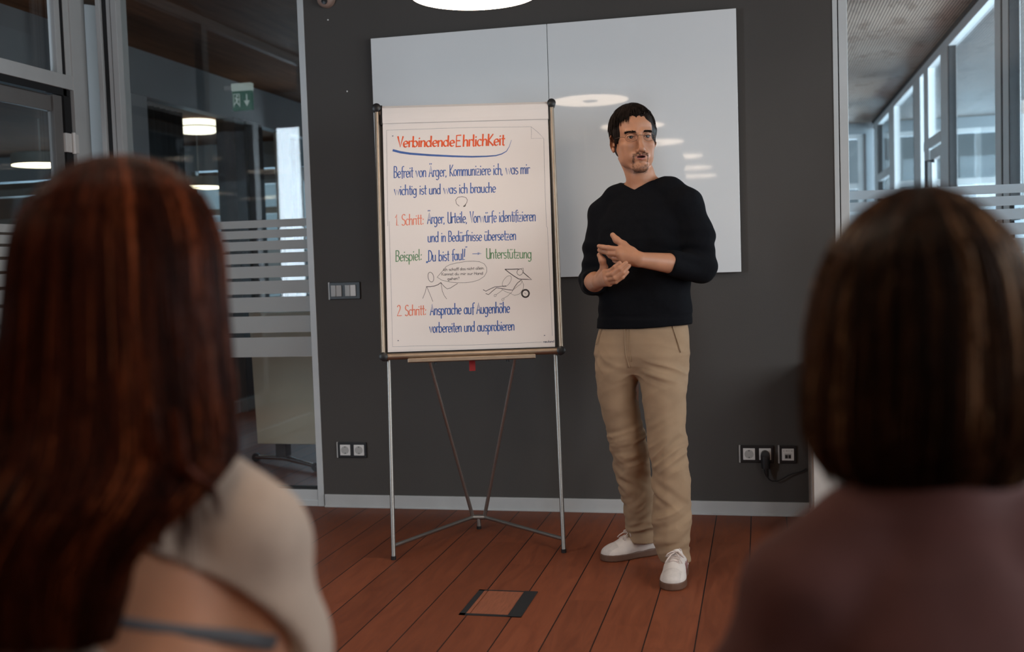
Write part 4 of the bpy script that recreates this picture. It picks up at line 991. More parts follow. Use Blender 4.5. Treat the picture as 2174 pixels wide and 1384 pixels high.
def relax(V, Q, it=1, f=0.5):
    e = np.concatenate([Q[:, [0, 1]], Q[:, [1, 2]], Q[:, [2, 3]], Q[:, [3, 0]]])
    for _ in range(it):
        s = np.zeros_like(V); c = np.zeros(len(V))
        for a, b in ((0, 1), (1, 0)):
            np.add.at(s, e[:, a], V[e[:, b]]); np.add.at(c, e[:, a], 1)
        V = V + f * (s / np.maximum(c, 1)[:, None] - V)
    return V

def vnormals(V, Q):
    n = np.cross(V[Q[:, 2]] - V[Q[:, 0]], V[Q[:, 3]] - V[Q[:, 1]])
    N_ = np.zeros_like(V)
    for i in range(4): np.add.at(N_, Q[:, i], n)
    return N_ / (np.linalg.norm(N_, axis=1)[:, None] + 1e-12)

def hashnoise(P, seed=0):
    """smooth value noise in -1..1"""
    I = np.floor(P).astype(np.int64); F_ = P - I; F_ = F_ * F_ * (3 - 2 * F_)
    out = np.zeros(len(P))
    for dx in (0, 1):
        for dy in (0, 1):
            for dz in (0, 1):
                h_ = (I[:, 0] + dx) * 374761393 + (I[:, 1] + dy) * 668265263 + (I[:, 2] + dz) * 2147483647 + seed * 974711
                h_ = (h_ ^ (h_ >> 13)) * 1274126177; h_ = (h_ ^ (h_ >> 16)) & 0xffff
                w = (F_[:, 0] if dx else 1 - F_[:, 0]) * (F_[:, 1] if dy else 1 - F_[:, 1]) * (F_[:, 2] if dz else 1 - F_[:, 2])
                out += w * (h_ / 32767.5 - 1)
    return out

def mesh_object(name, V, Q, mats, parent=None, base=(0, 0, 0), mi=None, smooth=True):
    me = bpy.data.meshes.new(name)
    me.vertices.add(len(V)); me.vertices.foreach_set('co', (V).astype(np.float32).ravel())
    me.loops.add(Q.size); me.loops.foreach_set('vertex_index', Q.astype(np.int32).ravel())
    me.polygons.add(len(Q)); me.polygons.foreach_set('loop_start', np.arange(0, Q.size, Q.shape[1], dtype=np.int32))
    mats = mats if isinstance(mats, (list, tuple)) else [mats]
    for x in mats: me.materials.append(x)
    if mi is not None: me.polygons.foreach_set('material_index', mi.astype(np.int32))
    me.update(calc_edges=True); me.validate()
    if smooth: me.polygons.foreach_set('use_smooth', [True] * len(me.polygons))
    o = bpy.data.objects.new(name, me); COL.objects.link(o)
    if parent is not None: o.parent = parent
    else: o.location = base
    return o

def strands(name, paths, width, mats, parent, flat=0.5, n=5, mi=None, tip=0.25):
    """many tapered locks or hairs in one mesh; paths: list of (k,3) arrays in the parent's space"""
    VV = []; QQ = []; MM = []; off = 0
    for pi, p in enumerate(paths):
        p = np.asarray(p, float); k = len(p)
        tg = np.gradient(p, axis=0); tg /= np.linalg.norm(tg, axis=1)[:, None] + 1e-9
        ref = np.array([0.31, 0.2, 0.93]) if abs(tg[0][2]) < 0.8 else np.array([0.9, 0.3, 0.1])
        a = np.cross(tg, ref); a /= np.linalg.norm(a, axis=1)[:, None] + 1e-9; b = np.cross(tg, a)
        w = width[pi] if hasattr(width, '__len__') else width
        s = np.linspace(0, 1, k); r = w * np.where(s < 0.15, 0.5 + s / 0.3, 1 - (1 - tip) * np.clip((s - 0.45) / 0.55, 0, 1) ** 1.5)
        th = np.arange(n) * 2 * np.pi / n
        ring = p[:, None, :] + a[:, None, :] * (np.cos(th)[None, :, None] * r[:, None, None]) + b[:, None, :] * (np.sin(th)[None, :, None] * r[:, None, None] * flat)
        VV.append(ring.reshape(-1, 3))
        i = np.arange(k - 1)[:, None] * n; j = np.arange(n)[None, :]; j2 = (j + 1) % n
        QQ.append((np.stack([i + j, i + j2, i + n + j2, i + n + j], -1).reshape(-1, 4)) + off)
        if mi is not None: MM.append(np.full((k - 1) * n, mi[pi]))
        off += k * n
    return mesh_object(name, np.concatenate(VV), np.concatenate(QQ), mats, parent, mi=np.concatenate(MM) if mi is not None else None)

def skin_material(name, base, red):
    mt = material(name, base, 0.48, spec=0.4, vary=0.10, vscale=16, bump=0.12, bscale=260)
    b = mt.node_tree.nodes['Principled BSDF']
    b.inputs['Subsurface Weight'].default_value = 0.12
    b.inputs['Subsurface Radius'].default_value = (0.012, 0.004, 0.002)
    return mt
def hair_material(name, dark, light, rough=0.42, spec=0.10):
    mt = bpy.data.materials.new(name); mt.use_nodes = True
    nt = mt.node_tree; N = nt.nodes; L = nt.links; b = N['Principled BSDF']
    tc = N.new('ShaderNodeTexCoord'); mp = N.new('ShaderNodeMapping'); mp.inputs['Scale'].default_value = (70, 70, 5)
    L.new(tc.outputs['Object'], mp.inputs['Vector'])
    nz = N.new('ShaderNodeTexNoise'); nz.inputs['Scale'].default_value = 1.0; nz.inputs['Detail'].default_value = 4
    L.new(mp.outputs[0], nz.inputs['Vector'])
    rp = N.new('ShaderNodeValToRGB'); rp.color_ramp.elements[0].position = 0.3; rp.color_ramp.elements[1].position = 0.72
    rp.color_ramp.elements[0].color = (*dark, 1); rp.color_ramp.elements[1].color = (*light, 1)
    L.new(nz.outputs['Fac'], rp.inputs['Fac']); L.new(rp.outputs['Color'], b.inputs['Base Color'])
    b.inputs['Roughness'].default_value = rough; b.inputs['Specular IOR Level'].default_value = spec
    b.inputs['Anisotropic'].default_value = 0.5
    b.inputs['Specular Tint'].default_value = (*[min(1, c * 6 + 0.15) for c in light], 1)
    bp = N.new('ShaderNodeBump'); bp.inputs['Strength'].default_value = 0.4; bp.inputs['Distance'].default_value = 0.002
    L.new(nz.outputs['Fac'], bp.inputs['Height']); L.new(bp.outputs['Normal'], b.inputs['Normal'])
    return mt
M['skin'] = skin_material('warm_skin', (0.46, 0.215, 0.122), 0.1)
M['lips'] = material('lips', (0.38, 0.135, 0.10), 0.45, vary=0.05)
M['mouth'] = material('mouth_interior', (0.05, 0.012, 0.010), 0.5)
M['dark_hair'] = hair_material('dark_brown_hair', (0.010, 0.007, 0.006), (0.026, 0.018, 0.014))
M['stubble'] = material('dark_stubble', (0.05, 0.03, 0.02), 0.6)
M['sweater_black'] = material('black_knit', (0.0042, 0.0045, 0.0062), 0.9, spec=0.12, vary=0.2, vscale=90, sheen=0.0, bump=0.3, bscale=420)
M['chino'] = material('khaki_chino_twill', (0.335, 0.222, 0.132), 0.85, vary=0.07, vscale=14, bump=0.12, bscale=500)
M['shoe_white'] = material('white_shoe_leather', (0.70, 0.63, 0.58), 0.5, vary=0.04, vscale=25)
M['shoe_suede'] = material('light_grey_suede', (0.60, 0.54, 0.50), 0.85, vary=0.06, vscale=60)
M['gum'] = material('gum_rubber_sole', (0.125, 0.062, 0.038), 0.55, vary=0.1)
M['stripe'] = material('dark_red_stripe', (0.20, 0.035, 0.035), 0.6, vary=0.1)
M['lace'] = material('off_white_lace', (0.66, 0.55, 0.50), 0.8, vary=0.08, vscale=80)
M['wire'] = material('thin_bronze_wire', (0.10, 0.06, 0.04), 0.35, metal=0.7)
M['lens'] = glass('spectacle_lens', (0.96, 0.96, 0.96), 0.12)
M['eye_white'] = material('eye_white', (0.36, 0.33, 0.31), 0.25)
M['iris'] = material('brown_iris', (0.035, 0.022, 0.015), 0.2)
M['pupil'] = material('pupil', (0.004, 0.004, 0.004), 0.1)
# ================================================================ STANDING MAN
MAN = Vector((-0.45, 4.27, 0.0))
PHI = math.radians(20); CP, SP = math.cos(PHI), math.sin(PHI)
def Wp(u, v, z): return np.array([u, -v, z])                                    # v points towards the audience
def Bp(s, t_, z): return np.array([s * CP - t_ * SP, -s * SP - t_ * CP, z])     # turned with the torso: s to his left, t forward
def rotz(a):
    return np.array([[math.cos(a), math.sin(a), 0], [-math.sin(a), math.cos(a), 0], [0, 0, 1]])
HYAW = math.radians(22)
hl = np.array([math.cos(HYAW), math.sin(HYAW), 0.0]); hf = np.array([math.sin(HYAW), -math.cos(HYAW), 0.0]); hu = np.array([0, 0, 1.0])
_r = math.radians(2.0)                                                         # head leans a little
hl, hu = hl * math.cos(_r) - hu * math.sin(_r) * -1, hu * math.cos(_r) - hl * math.sin(_r)
HR_ = np.array([hl, hf, hu]); HO = Wp(-0.0274, 0.001, 1.694)
def Hp(x, y, z): return np.array([x, y, z]) @ HR_ + HO

def head_shapes(F, frame):
    F.frame = frame
    F.ell((0, -0.012, 0.038), (0.077, 0.099, 0.091), 0.0)
    F.ell((0, 0.030, -0.026), (0.063, 0.060, 0.084), 0.02)
    F.ell((0, 0.042, 0.045), (0.060, 0.046, 0.045), 0.03)
    for s in (-1, 1):
        F.chain([(0.053*s, 0.002, -0.042), (0.042*s, 0.026, -0.087), (0.018*s, 0.076, -0.118)], [0.015, 0.014, 0.012], 0.025)
        F.ell((0.046*s, 0.060, -0.028), (0.020, 0.024, 0.018), 0.02)
        F.ell((0.043*s, 0.046, -0.062), (0.019, 0.030, 0.034), 0.025)
        F.cap((0.014*s, 0.089, 0.019), (0.046*s, 0.074, 0.021), 0.0085, 0.007, 0.014)
    F.ell((0, 0.080, -0.117), (0.021, 0.017, 0.014), 0.018)
    F.ell((0, 0.080, -0.076), (0.034, 0.022, 0.026), 0.018)
    for s in (-1, 1):
        F.ell((0.0335*s, 0.096, 0.0005), (0.0195, 0.017, 0.0135), 0.010, True)
        F.ell((0.0335*s, 0.0765, 0.0), (0.0150, 0.0135, 0.0145), 0.004)
        F.ell((0.0335*s, 0.0920, -0.0012), (0.0150, 0.0075, 0.0050), 0.002, True)
    F.chain([(0, 0.090, 0.012), (0, 0.103, -0.020), (0, 0.1135, -0.046)], [0.0075, 0.0085, 0.0105], 0.008)
    F.ell((0, 0.1150, -0.050), (0.0115, 0.0115, 0.0105), 0.006)
    for s in (-1, 1):
        F.ell((0.0125*s, 0.102, -0.0545), (0.0075, 0.0105, 0.0080), 0.005)
        F.ell((0.0065*s, 0.1075, -0.0615), (0.0036, 0.0050, 0.0040), 0.002, True)
    F.cap((0, 0.101, -0.0635), (0, 0.1005, -0.0685), 0.0022, 0.0022, 0.004, True)
    for s in (-1, 1):
        F.cap((0.0, 0.1015, -0.0715), (0.020*s, 0.0910, -0.0760), 0.0042, 0.0026, 0.003)
        F.cap((0.0, 0.0995, -0.0860), (0.018*s, 0.0915, -0.0805), 0.0052, 0.0030, 0.003)
    F.ell((0, 0.101, -0.0783), (0.0175, 0.018, 0.0042), 0.002, True)
    F.cap((-0.014, 0.0965, -0.0965), (0.014, 0.0965, -0.0965), 0.0040, 0.0040, 0.008, True)
    for s in (-1, 1):                                                          # ears
        rot = rotz(math.radians(-48 * s))
        F.ell((0.0820*s, -0.012, -0.008), (0.0055, 0.0185, 0.0315), 0.006, False, rot)
        F.ell((0.0800*s, -0.006, -0.038), (0.0055, 0.0095, 0.0110), 0.006)
        F.ell((0.0862*s, -0.006, -0.006), (0.0045, 0.0115, 0.0200), 0.003, True, rot)
        F.cap((0.0790*s, 0.004, -0.014), (0.0785*s, 0.004, -0.022), 0.0040, 0.0040, 0.003)
    F.frame = None

def torso_rows(off):
    R = [(0.93, -0.005, 0.000, 0.194, 0.127), (1.00, 0.0, 0.0, 0.191, 0.123), (1.10, 0.003, 0.0, 0.188, 0.121), (1.20, 0.003, 0.002, 0.196, 0.124),
         (1.30, 0.003, 0.002, 0.202, 0.121), (1.38, 0.004, -0.006, 0.196, 0.108), (1.44, 0.003, -0.012, 0.165, 0.088), (1.48, 0.0, -0.016, 0.110, 0.072), (1.52, 0.0, -0.018, 0.078, 0.062)]
    out = []
    for z, s, t_, rs, rt in R:
        p = Bp(s, t_, z); out.append((z - off * 0.3, p[0], p[1], rs - off, rt - off))
    return out
SH_R, EL_R, WR_R = Bp(-0.178, -0.008, 1.412), Wp(-0.212, -0.030, 1.140), Bp(-0.095, 0.205, 1.142)
SH_L, EL_L, WR_L = Bp(0.188, 0.000, 1.428), Wp(0.232, 0.100, 1.186), Bp(0.112, 0.255, 1.222)

def upper_shapes(F, off, k=0.03):
    F.loft([r for r in torso_rows(off) if off == 0 or r[0] > 0.98], k, turn=-PHI, power=2.25)
    F.chain([Bp(-0.05, -0.020, 1.498), Bp(-0.12, -0.014, 1.470), SH_R], [0.042 - off, 0.046 - off, 0.052 - off], k)
    F.chain([Bp(0.05, -0.020, 1.508), Bp(0.12, -0.010, 1.486), SH_L], [0.042 - off, 0.047 - off, 0.058 - off], k)
    F.chain([SH_R, (SH_R + EL_R) / 2, EL_R], [0.053 - off, 0.052 - off, 0.048 - off], k)
    F.chain([SH_L, (SH_L + EL_L) / 2 + np.array([0.012, 0, 0]), EL_L], [0.062 - off, 0.061 - off, 0.054 - off], k)

body = Field()
head_shapes(body, (HR_, HO))
body.chain([Hp(0, -0.022, -0.055), Bp(-0.004, 0.000, 1.555), Bp(0.0, -0.024, 1.475)], [0.052, 0.0545, 0.057], 0.010)
body.chain([Hp(0.0, 0.052, -0.108), Bp(-0.004, 0.030, 1.540)], [0.008, 0.012], 0.014)              # throat
for s in (-1, 1): body.chain([Hp(0.050 * s, -0.020, -0.070), Bp(0.018 * s, 0.030, 1.520)], [0.009, 0.007], 0.014)   # neck cords
upper_shapes(body, 0.013)
body.chain([EL_R, EL_R * 0.55 + WR_R * 0.45, WR_R], [0.038, 0.0390, 0.0265], 0.012)
body.chain([EL_L, EL_L * 0.55 + WR_L * 0.45, WR_L], [0.038, 0.0395, 0.0275], 0.012)
def hand(F, wrist, mcps, fingers, thumb, palm_r):
    w = np.array(wrist)
    for i, mc in enumerate(mcps):
        mc = np.array(mc)
        F.cap(w + (mc - w) * 0.12, mc, palm_r * 1.15, 0.0118, 0.016)
    for i in range(3): F.cap(mcps[i], mcps[i+1], 0.0115, 0.0112, 0.010)
    for i, f in enumerate(fingers):
        b = (0.0098, 0.0100, 0.0095, 0.0083)[i]
        pts = [np.array(mcps[i])] + [np.array(q) for q in f]
        F.chain(pts, [b * 1.08, b * 1.02, b * 0.92, b * 0.80][:len(pts)], 0.0035)
    F.chain([w + (np.array(thumb[0]) - w) * 0.35] + [np.array(q) for q in thumb], [0.020, 0.0185, 0.0135, 0.0118, 0.0096], 0.010)
hand(body, WR_L, [Bp(0.044, 0.287, 1.262), Bp(0.049, 0.292, 1.245), Bp(0.055, 0.285, 1.228), Bp(0.062, 0.272, 1.212)],
     [[Bp(0.006, 0.300, 1.269), Bp(-0.016, 0.303, 1.273), Bp(-0.034, 0.300, 1.277)],
      [Bp(0.006, 0.296, 1.250), Bp(-0.020, 0.292, 1.257), Bp(-0.042, 0.282, 1.263)],
      [Bp(0.016, 0.280, 1.232), Bp(-0.006, 0.268, 1.240), Bp(-0.022, 0.254, 1.247)],
      [Bp(0.026, 0.266, 1.214), Bp(0.006, 0.254, 1.221), Bp(-0.006, 0.242, 1.229)]],
     [Bp(0.082, 0.262, 1.250), Bp(0.050, 0.264, 1.279), Bp(0.022, 0.264, 1.298), Bp(0.005, 0.262, 1.317)], 0.0155)
hand(body, WR_R, [Bp(-0.018, 0.283, 1.178), Bp(-0.010, 0.293, 1.165), Bp(-0.004, 0.296, 1.151), Bp(0.000, 0.290, 1.139)],
     [[Bp(0.020, 0.310, 1.185), Bp(0.042, 0.319, 1.198), Bp(0.060, 0.318, 1.212)],
      [Bp(0.034, 0.322, 1.173), Bp(0.062, 0.322, 1.192), Bp(0.081, 0.309, 1.212)],
      [Bp(0.042, 0.322, 1.158), Bp(0.072, 0.315, 1.178), Bp(0.088, 0.298, 1.201)],
      [Bp(0.038, 0.310, 1.144), Bp(0.064, 0.306, 1.160), Bp(0.079, 0.295, 1.178)]],
     [Bp(-0.062, 0.236, 1.168), Bp(-0.034, 0.264, 1.197), Bp(-0.033, 0.278, 1.224), Bp(-0.048, 0.272, 1.244)], 0.0150)
# legs under the trousers, down to the feet
body.loft([(0.86, -0.012, 0.0, 0.155, 0.095), (0.96, -0.008, 0.0, 0.155, 0.09)], 0.03, turn=-PHI)
body.chain([Wp(-0.10, -0.02, 0.86), Wp(-0.088, -0.035, 0.50), Wp(-0.030, -0.150, 0.10)], [0.070, 0.048, 0.034], 0.02)
body.chain([Wp(0.075, 0.05, 0.86), Wp(0.092, 0.085, 0.50), Wp(0.108, 0.115, 0.10)], [0.070, 0.048, 0.034], 0.02)

BV, BQ = polygonize(body, 0.0025)
fc_ = BV[BQ].mean(1); hloc = (fc_ - HO) @ HR_.T
mi = np.zeros(len(BQ), int)
x_, y_, z_ = hloc.T
lipz = np.where(z_ > -0.0783, (z_ + 0.0783) / 0.0085, (-0.0783 - z_) / 0.0125)
lipz = lipz + (x_ / 0.0225) ** 2
mi[(lipz < 1.0) & (y_ > 0.085) & (np.abs(x_) < 0.024)] = 1
mi[(np.abs(z_ + 0.0783) < 0.0036) & (np.abs(x_) < 0.016) & (y_ > 0.075) & (y_ < 0.0965)] = 2
man = mesh_object('person', BV, BQ, [M['skin'], M['lips'], M['mouth']], None, MAN, mi)
tag(man, 'standing man in black sweater and khaki trousers talking beside the flipchart', 'person')

# --- eyes
GAZE = math.radians(8)
for s in (-1, 1):
    b = MB(); c = Hp(0.0335 * s, 0.0765, 0.0); g = hf * math.cos(GAZE) + hl * math.sin(GAZE)
    a1 = np.cross(g, hu); a1 /= np.linalg.norm(a1); a2 = np.cross(a1, g)
    R_ = 0.0128; n = 28; V = []; F_ = []; mm = []
    angs = [0.0, 10, 20, 34, 37, 40, 60, 90, 120, 150, 179]
    for k_, an in enumerate(angs):
        th = math.radians(an)
        for j in range(n):
            ph = 2 * math.pi * j / n
            V.append(c + R_ * (g * math.cos(th) + (a1 * math.cos(ph) + a2 * math.sin(ph)) * math.sin(max(th, 0.002))))
    for k_ in range(len(angs) - 1):
        for j in range(n):
            F_.append((k_*n+j, k_*n+(j+1)%n, (k_+1)*n+(j+1)%n, (k_+1)*n+j)); mm.append(2 if angs[k_+1] <= 20 else (1 if angs[k_+1] <= 37 else 0))
    me_ = mesh_object('eyeball', np.array(V), np.array(F_), [M['eye_white'], M['iris'], M['pupil']], man, mi=np.array(mm))

for s in (-1, 1):
    b = MB(); pts = []
    for a in np.linspace(math.radians(12), math.radians(168), 12):
        x, z = 0.0150 * math.cos(a), -0.0012 + 0.0052 * math.sin(a)
        pts.append(Vector(Hp(0.0335 * s + x, 0.0765 + math.sqrt(max(1e-6, 0.0143 ** 2 - x * x * 0.55 - z * z)), z)))
    b.tube(pts, [0.0005] + [0.0011] * 10 + [0.0005], 6); me_ = bpy.data.meshes.new('eyelashes'); me_.from_pydata(b.v, [], b.f); me_.materials.append(M['dark_hair'])
    o_ = bpy.data.objects.new('eyelashes', me_); COL.objects.link(o_); o_.parent = man

# --- scalp hair
CR_C, CR_R = np.array([0.0015, -0.013, 0.040]), np.array([0.0805, 0.100, 0.092])
hairF = Field(); hairF.frame = (HR_, HO)
hairF.ell((0.003, -0.016, 0.043), (0.0885, 0.107, 0.100), 0.0)
hairF.ell((0.004, -0.054, -0.022), (0.068, 0.060, 0.058), 0.03)
for s in (-1, 1): hairF.cap((0.079*s, 0.020, 0.03), (0.0735*s, 0.018, -0.014), 0.0075, 0.0045, 0.012)
hairF.cap((0.083, 0.010, 0.03), (0.0815, -0.004, -0.022), 0.012, 0.008, 0.012)
hairF.ell((0.006, 0.125, -0.004), (0.066, 0.080, 0.079), 0.006, True)
hairF.ell((0, 0.10, -0.075), (0.10, 0.085, 0.085), 0.006, True)
hairF.ell((-0.088, -0.006, -0.024), (0.024, 0.020, 0.034), 0.006, True)
hairF.frame = None
HV, HQ = polygonize(hairF, 0.003)
hn = vnormals(HV, HQ)
hl_ = (HV - HO) @ HR_.T
HV = HV + hn * (0.0018 * hashnoise(np.stack([hl_[:, 0] * 150, hl_[:, 1] * 55, hl_[:, 2] * 40], 1), 3))[:, None]
hair = mesh_object('hair', HV, HQ, M['dark_hair'], man)
hair['label'] = 'short dark brown hair with fringe'
def skull_path(start_dir, end_dir, lift0, lift1, k=9, bend=None):
    a = np.array(start_dir, float); a /= np.linalg.norm(a); b_ = np.array(end_dir, float); b_ /= np.linalg.norm(b_)
    om = math.acos(np.clip(a @ b_, -1, 1)) + 1e-6
    P = []
    for i in range(k):
        t_ = i / (k - 1)
        d = (math.sin((1 - t_) * om) * a + math.sin(t_ * om) * b_) / math.sin(om)
        if bend is not None: d = d + np.array(bend) * math.sin(math.pi * t_); d /= np.linalg.norm(d)
        r = 1 / math.sqrt(((d / (CR_R + lift0 + (lift1 - lift0) * t_)) ** 2).sum())
        P.append((CR_C + d * r) @ HR_ + HO)
    return np.array(P)
paths = []; wid = []
def U(a, b): return random.uniform(a, b)
for i in range(620):                                                 # all over: from the crown down and round
    az = U(0, 2 * math.pi); el0 = U(0.35, 1.45)
    fx, fy = math.cos(az), math.sin(az)
    low = -0.75 if fy < 0.15 else (0.02 if fy < 0.55 else 0.52)
    if fy > 0.15 and abs(fx) > 0.8: low = -0.02
    el1 = max(low + U(-0.03, 0.14), el0 - U(0.5, 1.1))
    d0 = (fx * math.cos(el0), fy * math.cos(el0) - 0.12, math.sin(el0)); a2_ = az + U(-0.25, 0.25)
    d1 = (math.cos(a2_) * math.cos(el1), math.sin(a2_) * math.cos(el1), math.sin(el1))
    paths.append(skull_path(d0, d1, U(0.006, 0.011), U(0.007, 0.0135), 8)); wid.append(U(0.0018, 0.0034))
for i in range(150):                                                 # fringe, longer on his right side
    x1 = U(-0.80, 0.62); x0 = x1 * 0.75 + U(-0.08, 0.25)
    zend = 0.42 + 0.34 * max(0, x1 + 0.1) + U(-0.06, 0.08) - (0.16 if x1 < -0.45 else 0)
    y1 = math.sqrt(max(0.05, 1 - min(0.97, x1 * x1)))
    paths.append(skull_path((x0, 0.45, 1.05), (x1, y1, zend), 0.010, U(0.005, 0.013), 9, (0, 0.05, 0.05))); wid.append(U(0.0016, 0.0030))
for i in range(90):                                                  # long wisps over his right temple
    x1 = U(-0.80, -0.36); zend = U(0.04, 0.30) + 0.25 * max(0, x1 + 0.55)
    paths.append(skull_path((x1 * 0.5 + U(-0.05, 0.25), 0.35, 1.05), (x1, math.sqrt(1 - x1 * x1) * U(0.95, 1.05), zend), 0.011, U(0.006, 0.014), 10, (-0.03, 0.05, 0.06))); wid.append(U(0.0014, 0.0026))
for s in (-1, 1):
    for i in range(90):                                              # temples and sideburns
        z1 = U(-0.40, 0.02); y1 = U(0.10, 0.34)
        paths.append(skull_path((0.72 * s, 0.1 + U(-0.2, 0.2), 0.7), (s, y1, z1 + (0.25 if y1 > 0.28 else 0)), 0.010, U(0.002, 0.007), 8)); wid.append(U(0.0015, 0.0028))
for i in range(160):                                                 # nape
    az = U(-math.pi * 0.95, -math.pi * 0.05)
    p = skull_path((math.cos(az) * 0.8, math.sin(az) * 0.8, 0.5), (math.cos(az), math.sin(az), -0.62), 0.011, U(0.0, 0.006), 8)
    paths.append(p); wid.append(U(0.0018, 0.003))
strands('hair_locks', paths, wid, M['dark_hair'], hair, 0.5, 5)

# --- beard, moustache and eyebrows grow from the skin
nrm = vnormals(BV, BQ); hv = (BV - HO) @ HR_.T; hnm = nrm @ HR_.T
def tufts(name, mask, count, length, width, direction, mat, lay=0.75):
    ids = np.nonzero(mask)[0]
    if len(ids) == 0: return
    pick = RNG.choice(ids, count); P = []
    for i in pick:
        n_ = hnm[i]; d = np.array(direction(hv[i]), float); d = d - n_ * (d @ n_) * lay; d /= np.linalg.norm(d) + 1e-9
        d = d + n_ * 0.25 + RNG.normal(0, 0.18, 3); d /= np.linalg.norm(d)
        L_ = length * U(0.6, 1.2); p0 = hv[i] + RNG.normal(0, 0.0008, 3) - n_ * 0.0004
        P.append(np.array([(p0 + d * L_ * t_ + n_ * 0.0006 * math.sin(t_ * 3)) @ HR_ + HO for t_ in (0, 0.35, 0.7, 1.0)]))
    strands(name, P, width, mat, man, 0.8, 3)
X_, Y_, Z_ = hv.T; frontal = (Y_ > 0.05) & (hnm[:, 1] > 0.05)
brow = frontal & (np.abs(np.abs(X_) - 0.032) < 0.019) & (np.abs(Z_ - 0.0165 - 0.003 * np.sin((np.abs(X_) - 0.012) / 0.040 * math.pi)) < 0.0030)
tufts('eyebrow', brow & (X_ < 0), 420, 0.0065, 0.00046, lambda p: (np.sign(p[0]), 0.1, 0.12), M['dark_hair'])
tufts('eyebrow', brow & (X_ > 0), 420, 0.0065, 0.00046, lambda p: (np.sign(p[0]), 0.1, 0.15), M['dark_hair'])
must = frontal & (np.abs(X_) < 0.030) & (Z_ < -0.0615 - 0.10 * np.maximum(0, np.abs(X_) - 0.012)) & (Z_ > -0.0715 - 0.25 * np.maximum(0, np.abs(X_) - 0.014)) & (np.abs(X_) > 0.002)
tufts('moustache', must, 520, 0.0040, 0.00026, lambda p: (0.5 * np.sign(p[0]), 0.1, -1), M['stubble'])
side = (np.abs(np.abs(X_) - 0.0285) < 0.0034) & (Z_ < -0.070) & (Z_ > -0.108)
goat = frontal & (((Z_ < -0.1060) & (Z_ > -0.136) & (np.abs(X_) < 0.031)) | side | ((np.abs(X_) < 0.007) & (Z_ < -0.093) & (Z_ > -0.10)))
goat |= (Y_ > 0.062) & (Z_ < -0.118) & (Z_ > -0.138) & (np.abs(X_) < 0.024)
tufts('goatee', goat, 1500, 0.0042, 0.00026, lambda p: (0.1 * np.sign(p[0]), 0.1, -1), M['stubble'])

# --- spectacles
g_ = Field
ey = thing_parent = man
rim = MB()
def hp(x, y, z): return Vector(Hp(x, y, z))
def rim_pts(s):
    out = []
    for i in range(41):
        a = 2 * math.pi * i / 40; x = 0.0350 * s + 0.0240 * math.cos(a)
        out.append((x, 0.1085 - 3.2 * x * x, -0.0040 + 0.0160 * math.sin(a)))
    return out
fr = MB()
for s in (-1, 1): fr.tube([hp(*p) for p in rim_pts(s)], 0.00075, 6, cap=False)
fr.tube([hp(-0.0112, 0.1082, 0.000), hp(-0.006, 0.1100, 0.0035), hp(0.006, 0.1100, 0.0035), hp(0.0112, 0.1082, 0.000)], 0.0009, 6)
for s in (-1, 1): fr.tube([hp(0.0590*s, 0.0974, -0.002), hp(0.067*s, 0.082, 0.002), hp(0.074*s, 0.055, 0.003), hp(0.0795*s, 0.010, 0.004), hp(0.081*s, -0.008, 0.000), hp(0.080*s, -0.022, -0.012)], 0.0009, 6)
class _P: pass
def build_local(mb, name, mat, parent, smooth=True):
    o = mesh_from(mb, name, mat, parent, smooth); return o
def mesh_from(mb, name, mats, parent, smooth=True):
    me = bpy.data.meshes.new(name); me.from_pydata([Vector(p) for p in mb.v], [], mb.f)
    for x in (mats if isinstance(mats, (list, tuple)) else [mats]): me.materials.append(x)
    me.polygons.foreach_set('material_index', mb.m)
    if smooth: me.polygons.foreach_set('use_smooth', [True] * len(me.polygons))
    me.update(); o = bpy.data.objects.new(name, me); COL.objects.link(o); o.parent = parent
    return o
spect = mesh_from(fr, 'eyeglasses', M['wire'], man); spect['label'] = 'thin wire eyeglasses'
for s in (-1, 1):
    b = MB(); P = rim_pts(s)[:-1]; b.add([hp(*p) for p in P], [tuple(range(len(P)))]); mesh_from(b, 'lens', M['lens'], spect)

# --- black sweater
sw = Field()
upper_shapes(sw, 0.0, 0.03)
CUF_R = EL_R + (WR_R - EL_R) * 0.30; CUF_L = EL_L + (WR_L - EL_L) * 0.40
for E_, C_, W_, r_ in ((EL_R, CUF_R, WR_R, 0.052), (EL_L, CUF_L, WR_L, 0.057)):
    sw.chain([E_, C_ + (W_ - C_) / np.linalg.norm(W_ - C_) * 0.02], [r_, 0.050], 0.02)
for c_, w_, r_ in ((CUF_L, WR_L, 0.049), (CUF_R, WR_R, 0.049)):                # rolled cuff ends square
    d_ = (w_ - c_) / np.linalg.norm(w_ - c_)
    def cuff_cut(P, c_=c_, d_=d_):
        a_ = (P - c_) @ d_; q = np.linalg.norm(P - c_ - a_[:, None] * d_, axis=1)
        return np.maximum(np.maximum(0.040 - a_, q - 0.058), a_ - 0.078)
    e_ = c_ + d_ * 0.10
    sw.func(cuff_cut, e_ - 0.11, e_ + 0.11, 0.003, True)
sw.loft([(0.942, *Bp(-0.005, 0, 0)[:2], 0.196, 0.130), (0.99, *Bp(-0.003, 0, 0)[:2], 0.194, 0.128), (1.0, *Bp(-0.003, 0, 0)[:2], 0.188, 0.122)], 0.004, turn=-PHI, power=2.25)
def hem_cut(P):                                                                 # hem rises towards his left hip
    s_ = P[:, 0] * CP - P[:, 1] * SP
    return P[:, 2] - (0.956 + 0.06 * np.maximum(0, s_ - 0.02) + 0.02 * np.minimum(0, s_))
sw.func(hem_cut, (-0.4, -0.4, 0.5), (0.4, 0.4, 0.98), 0.004, True)
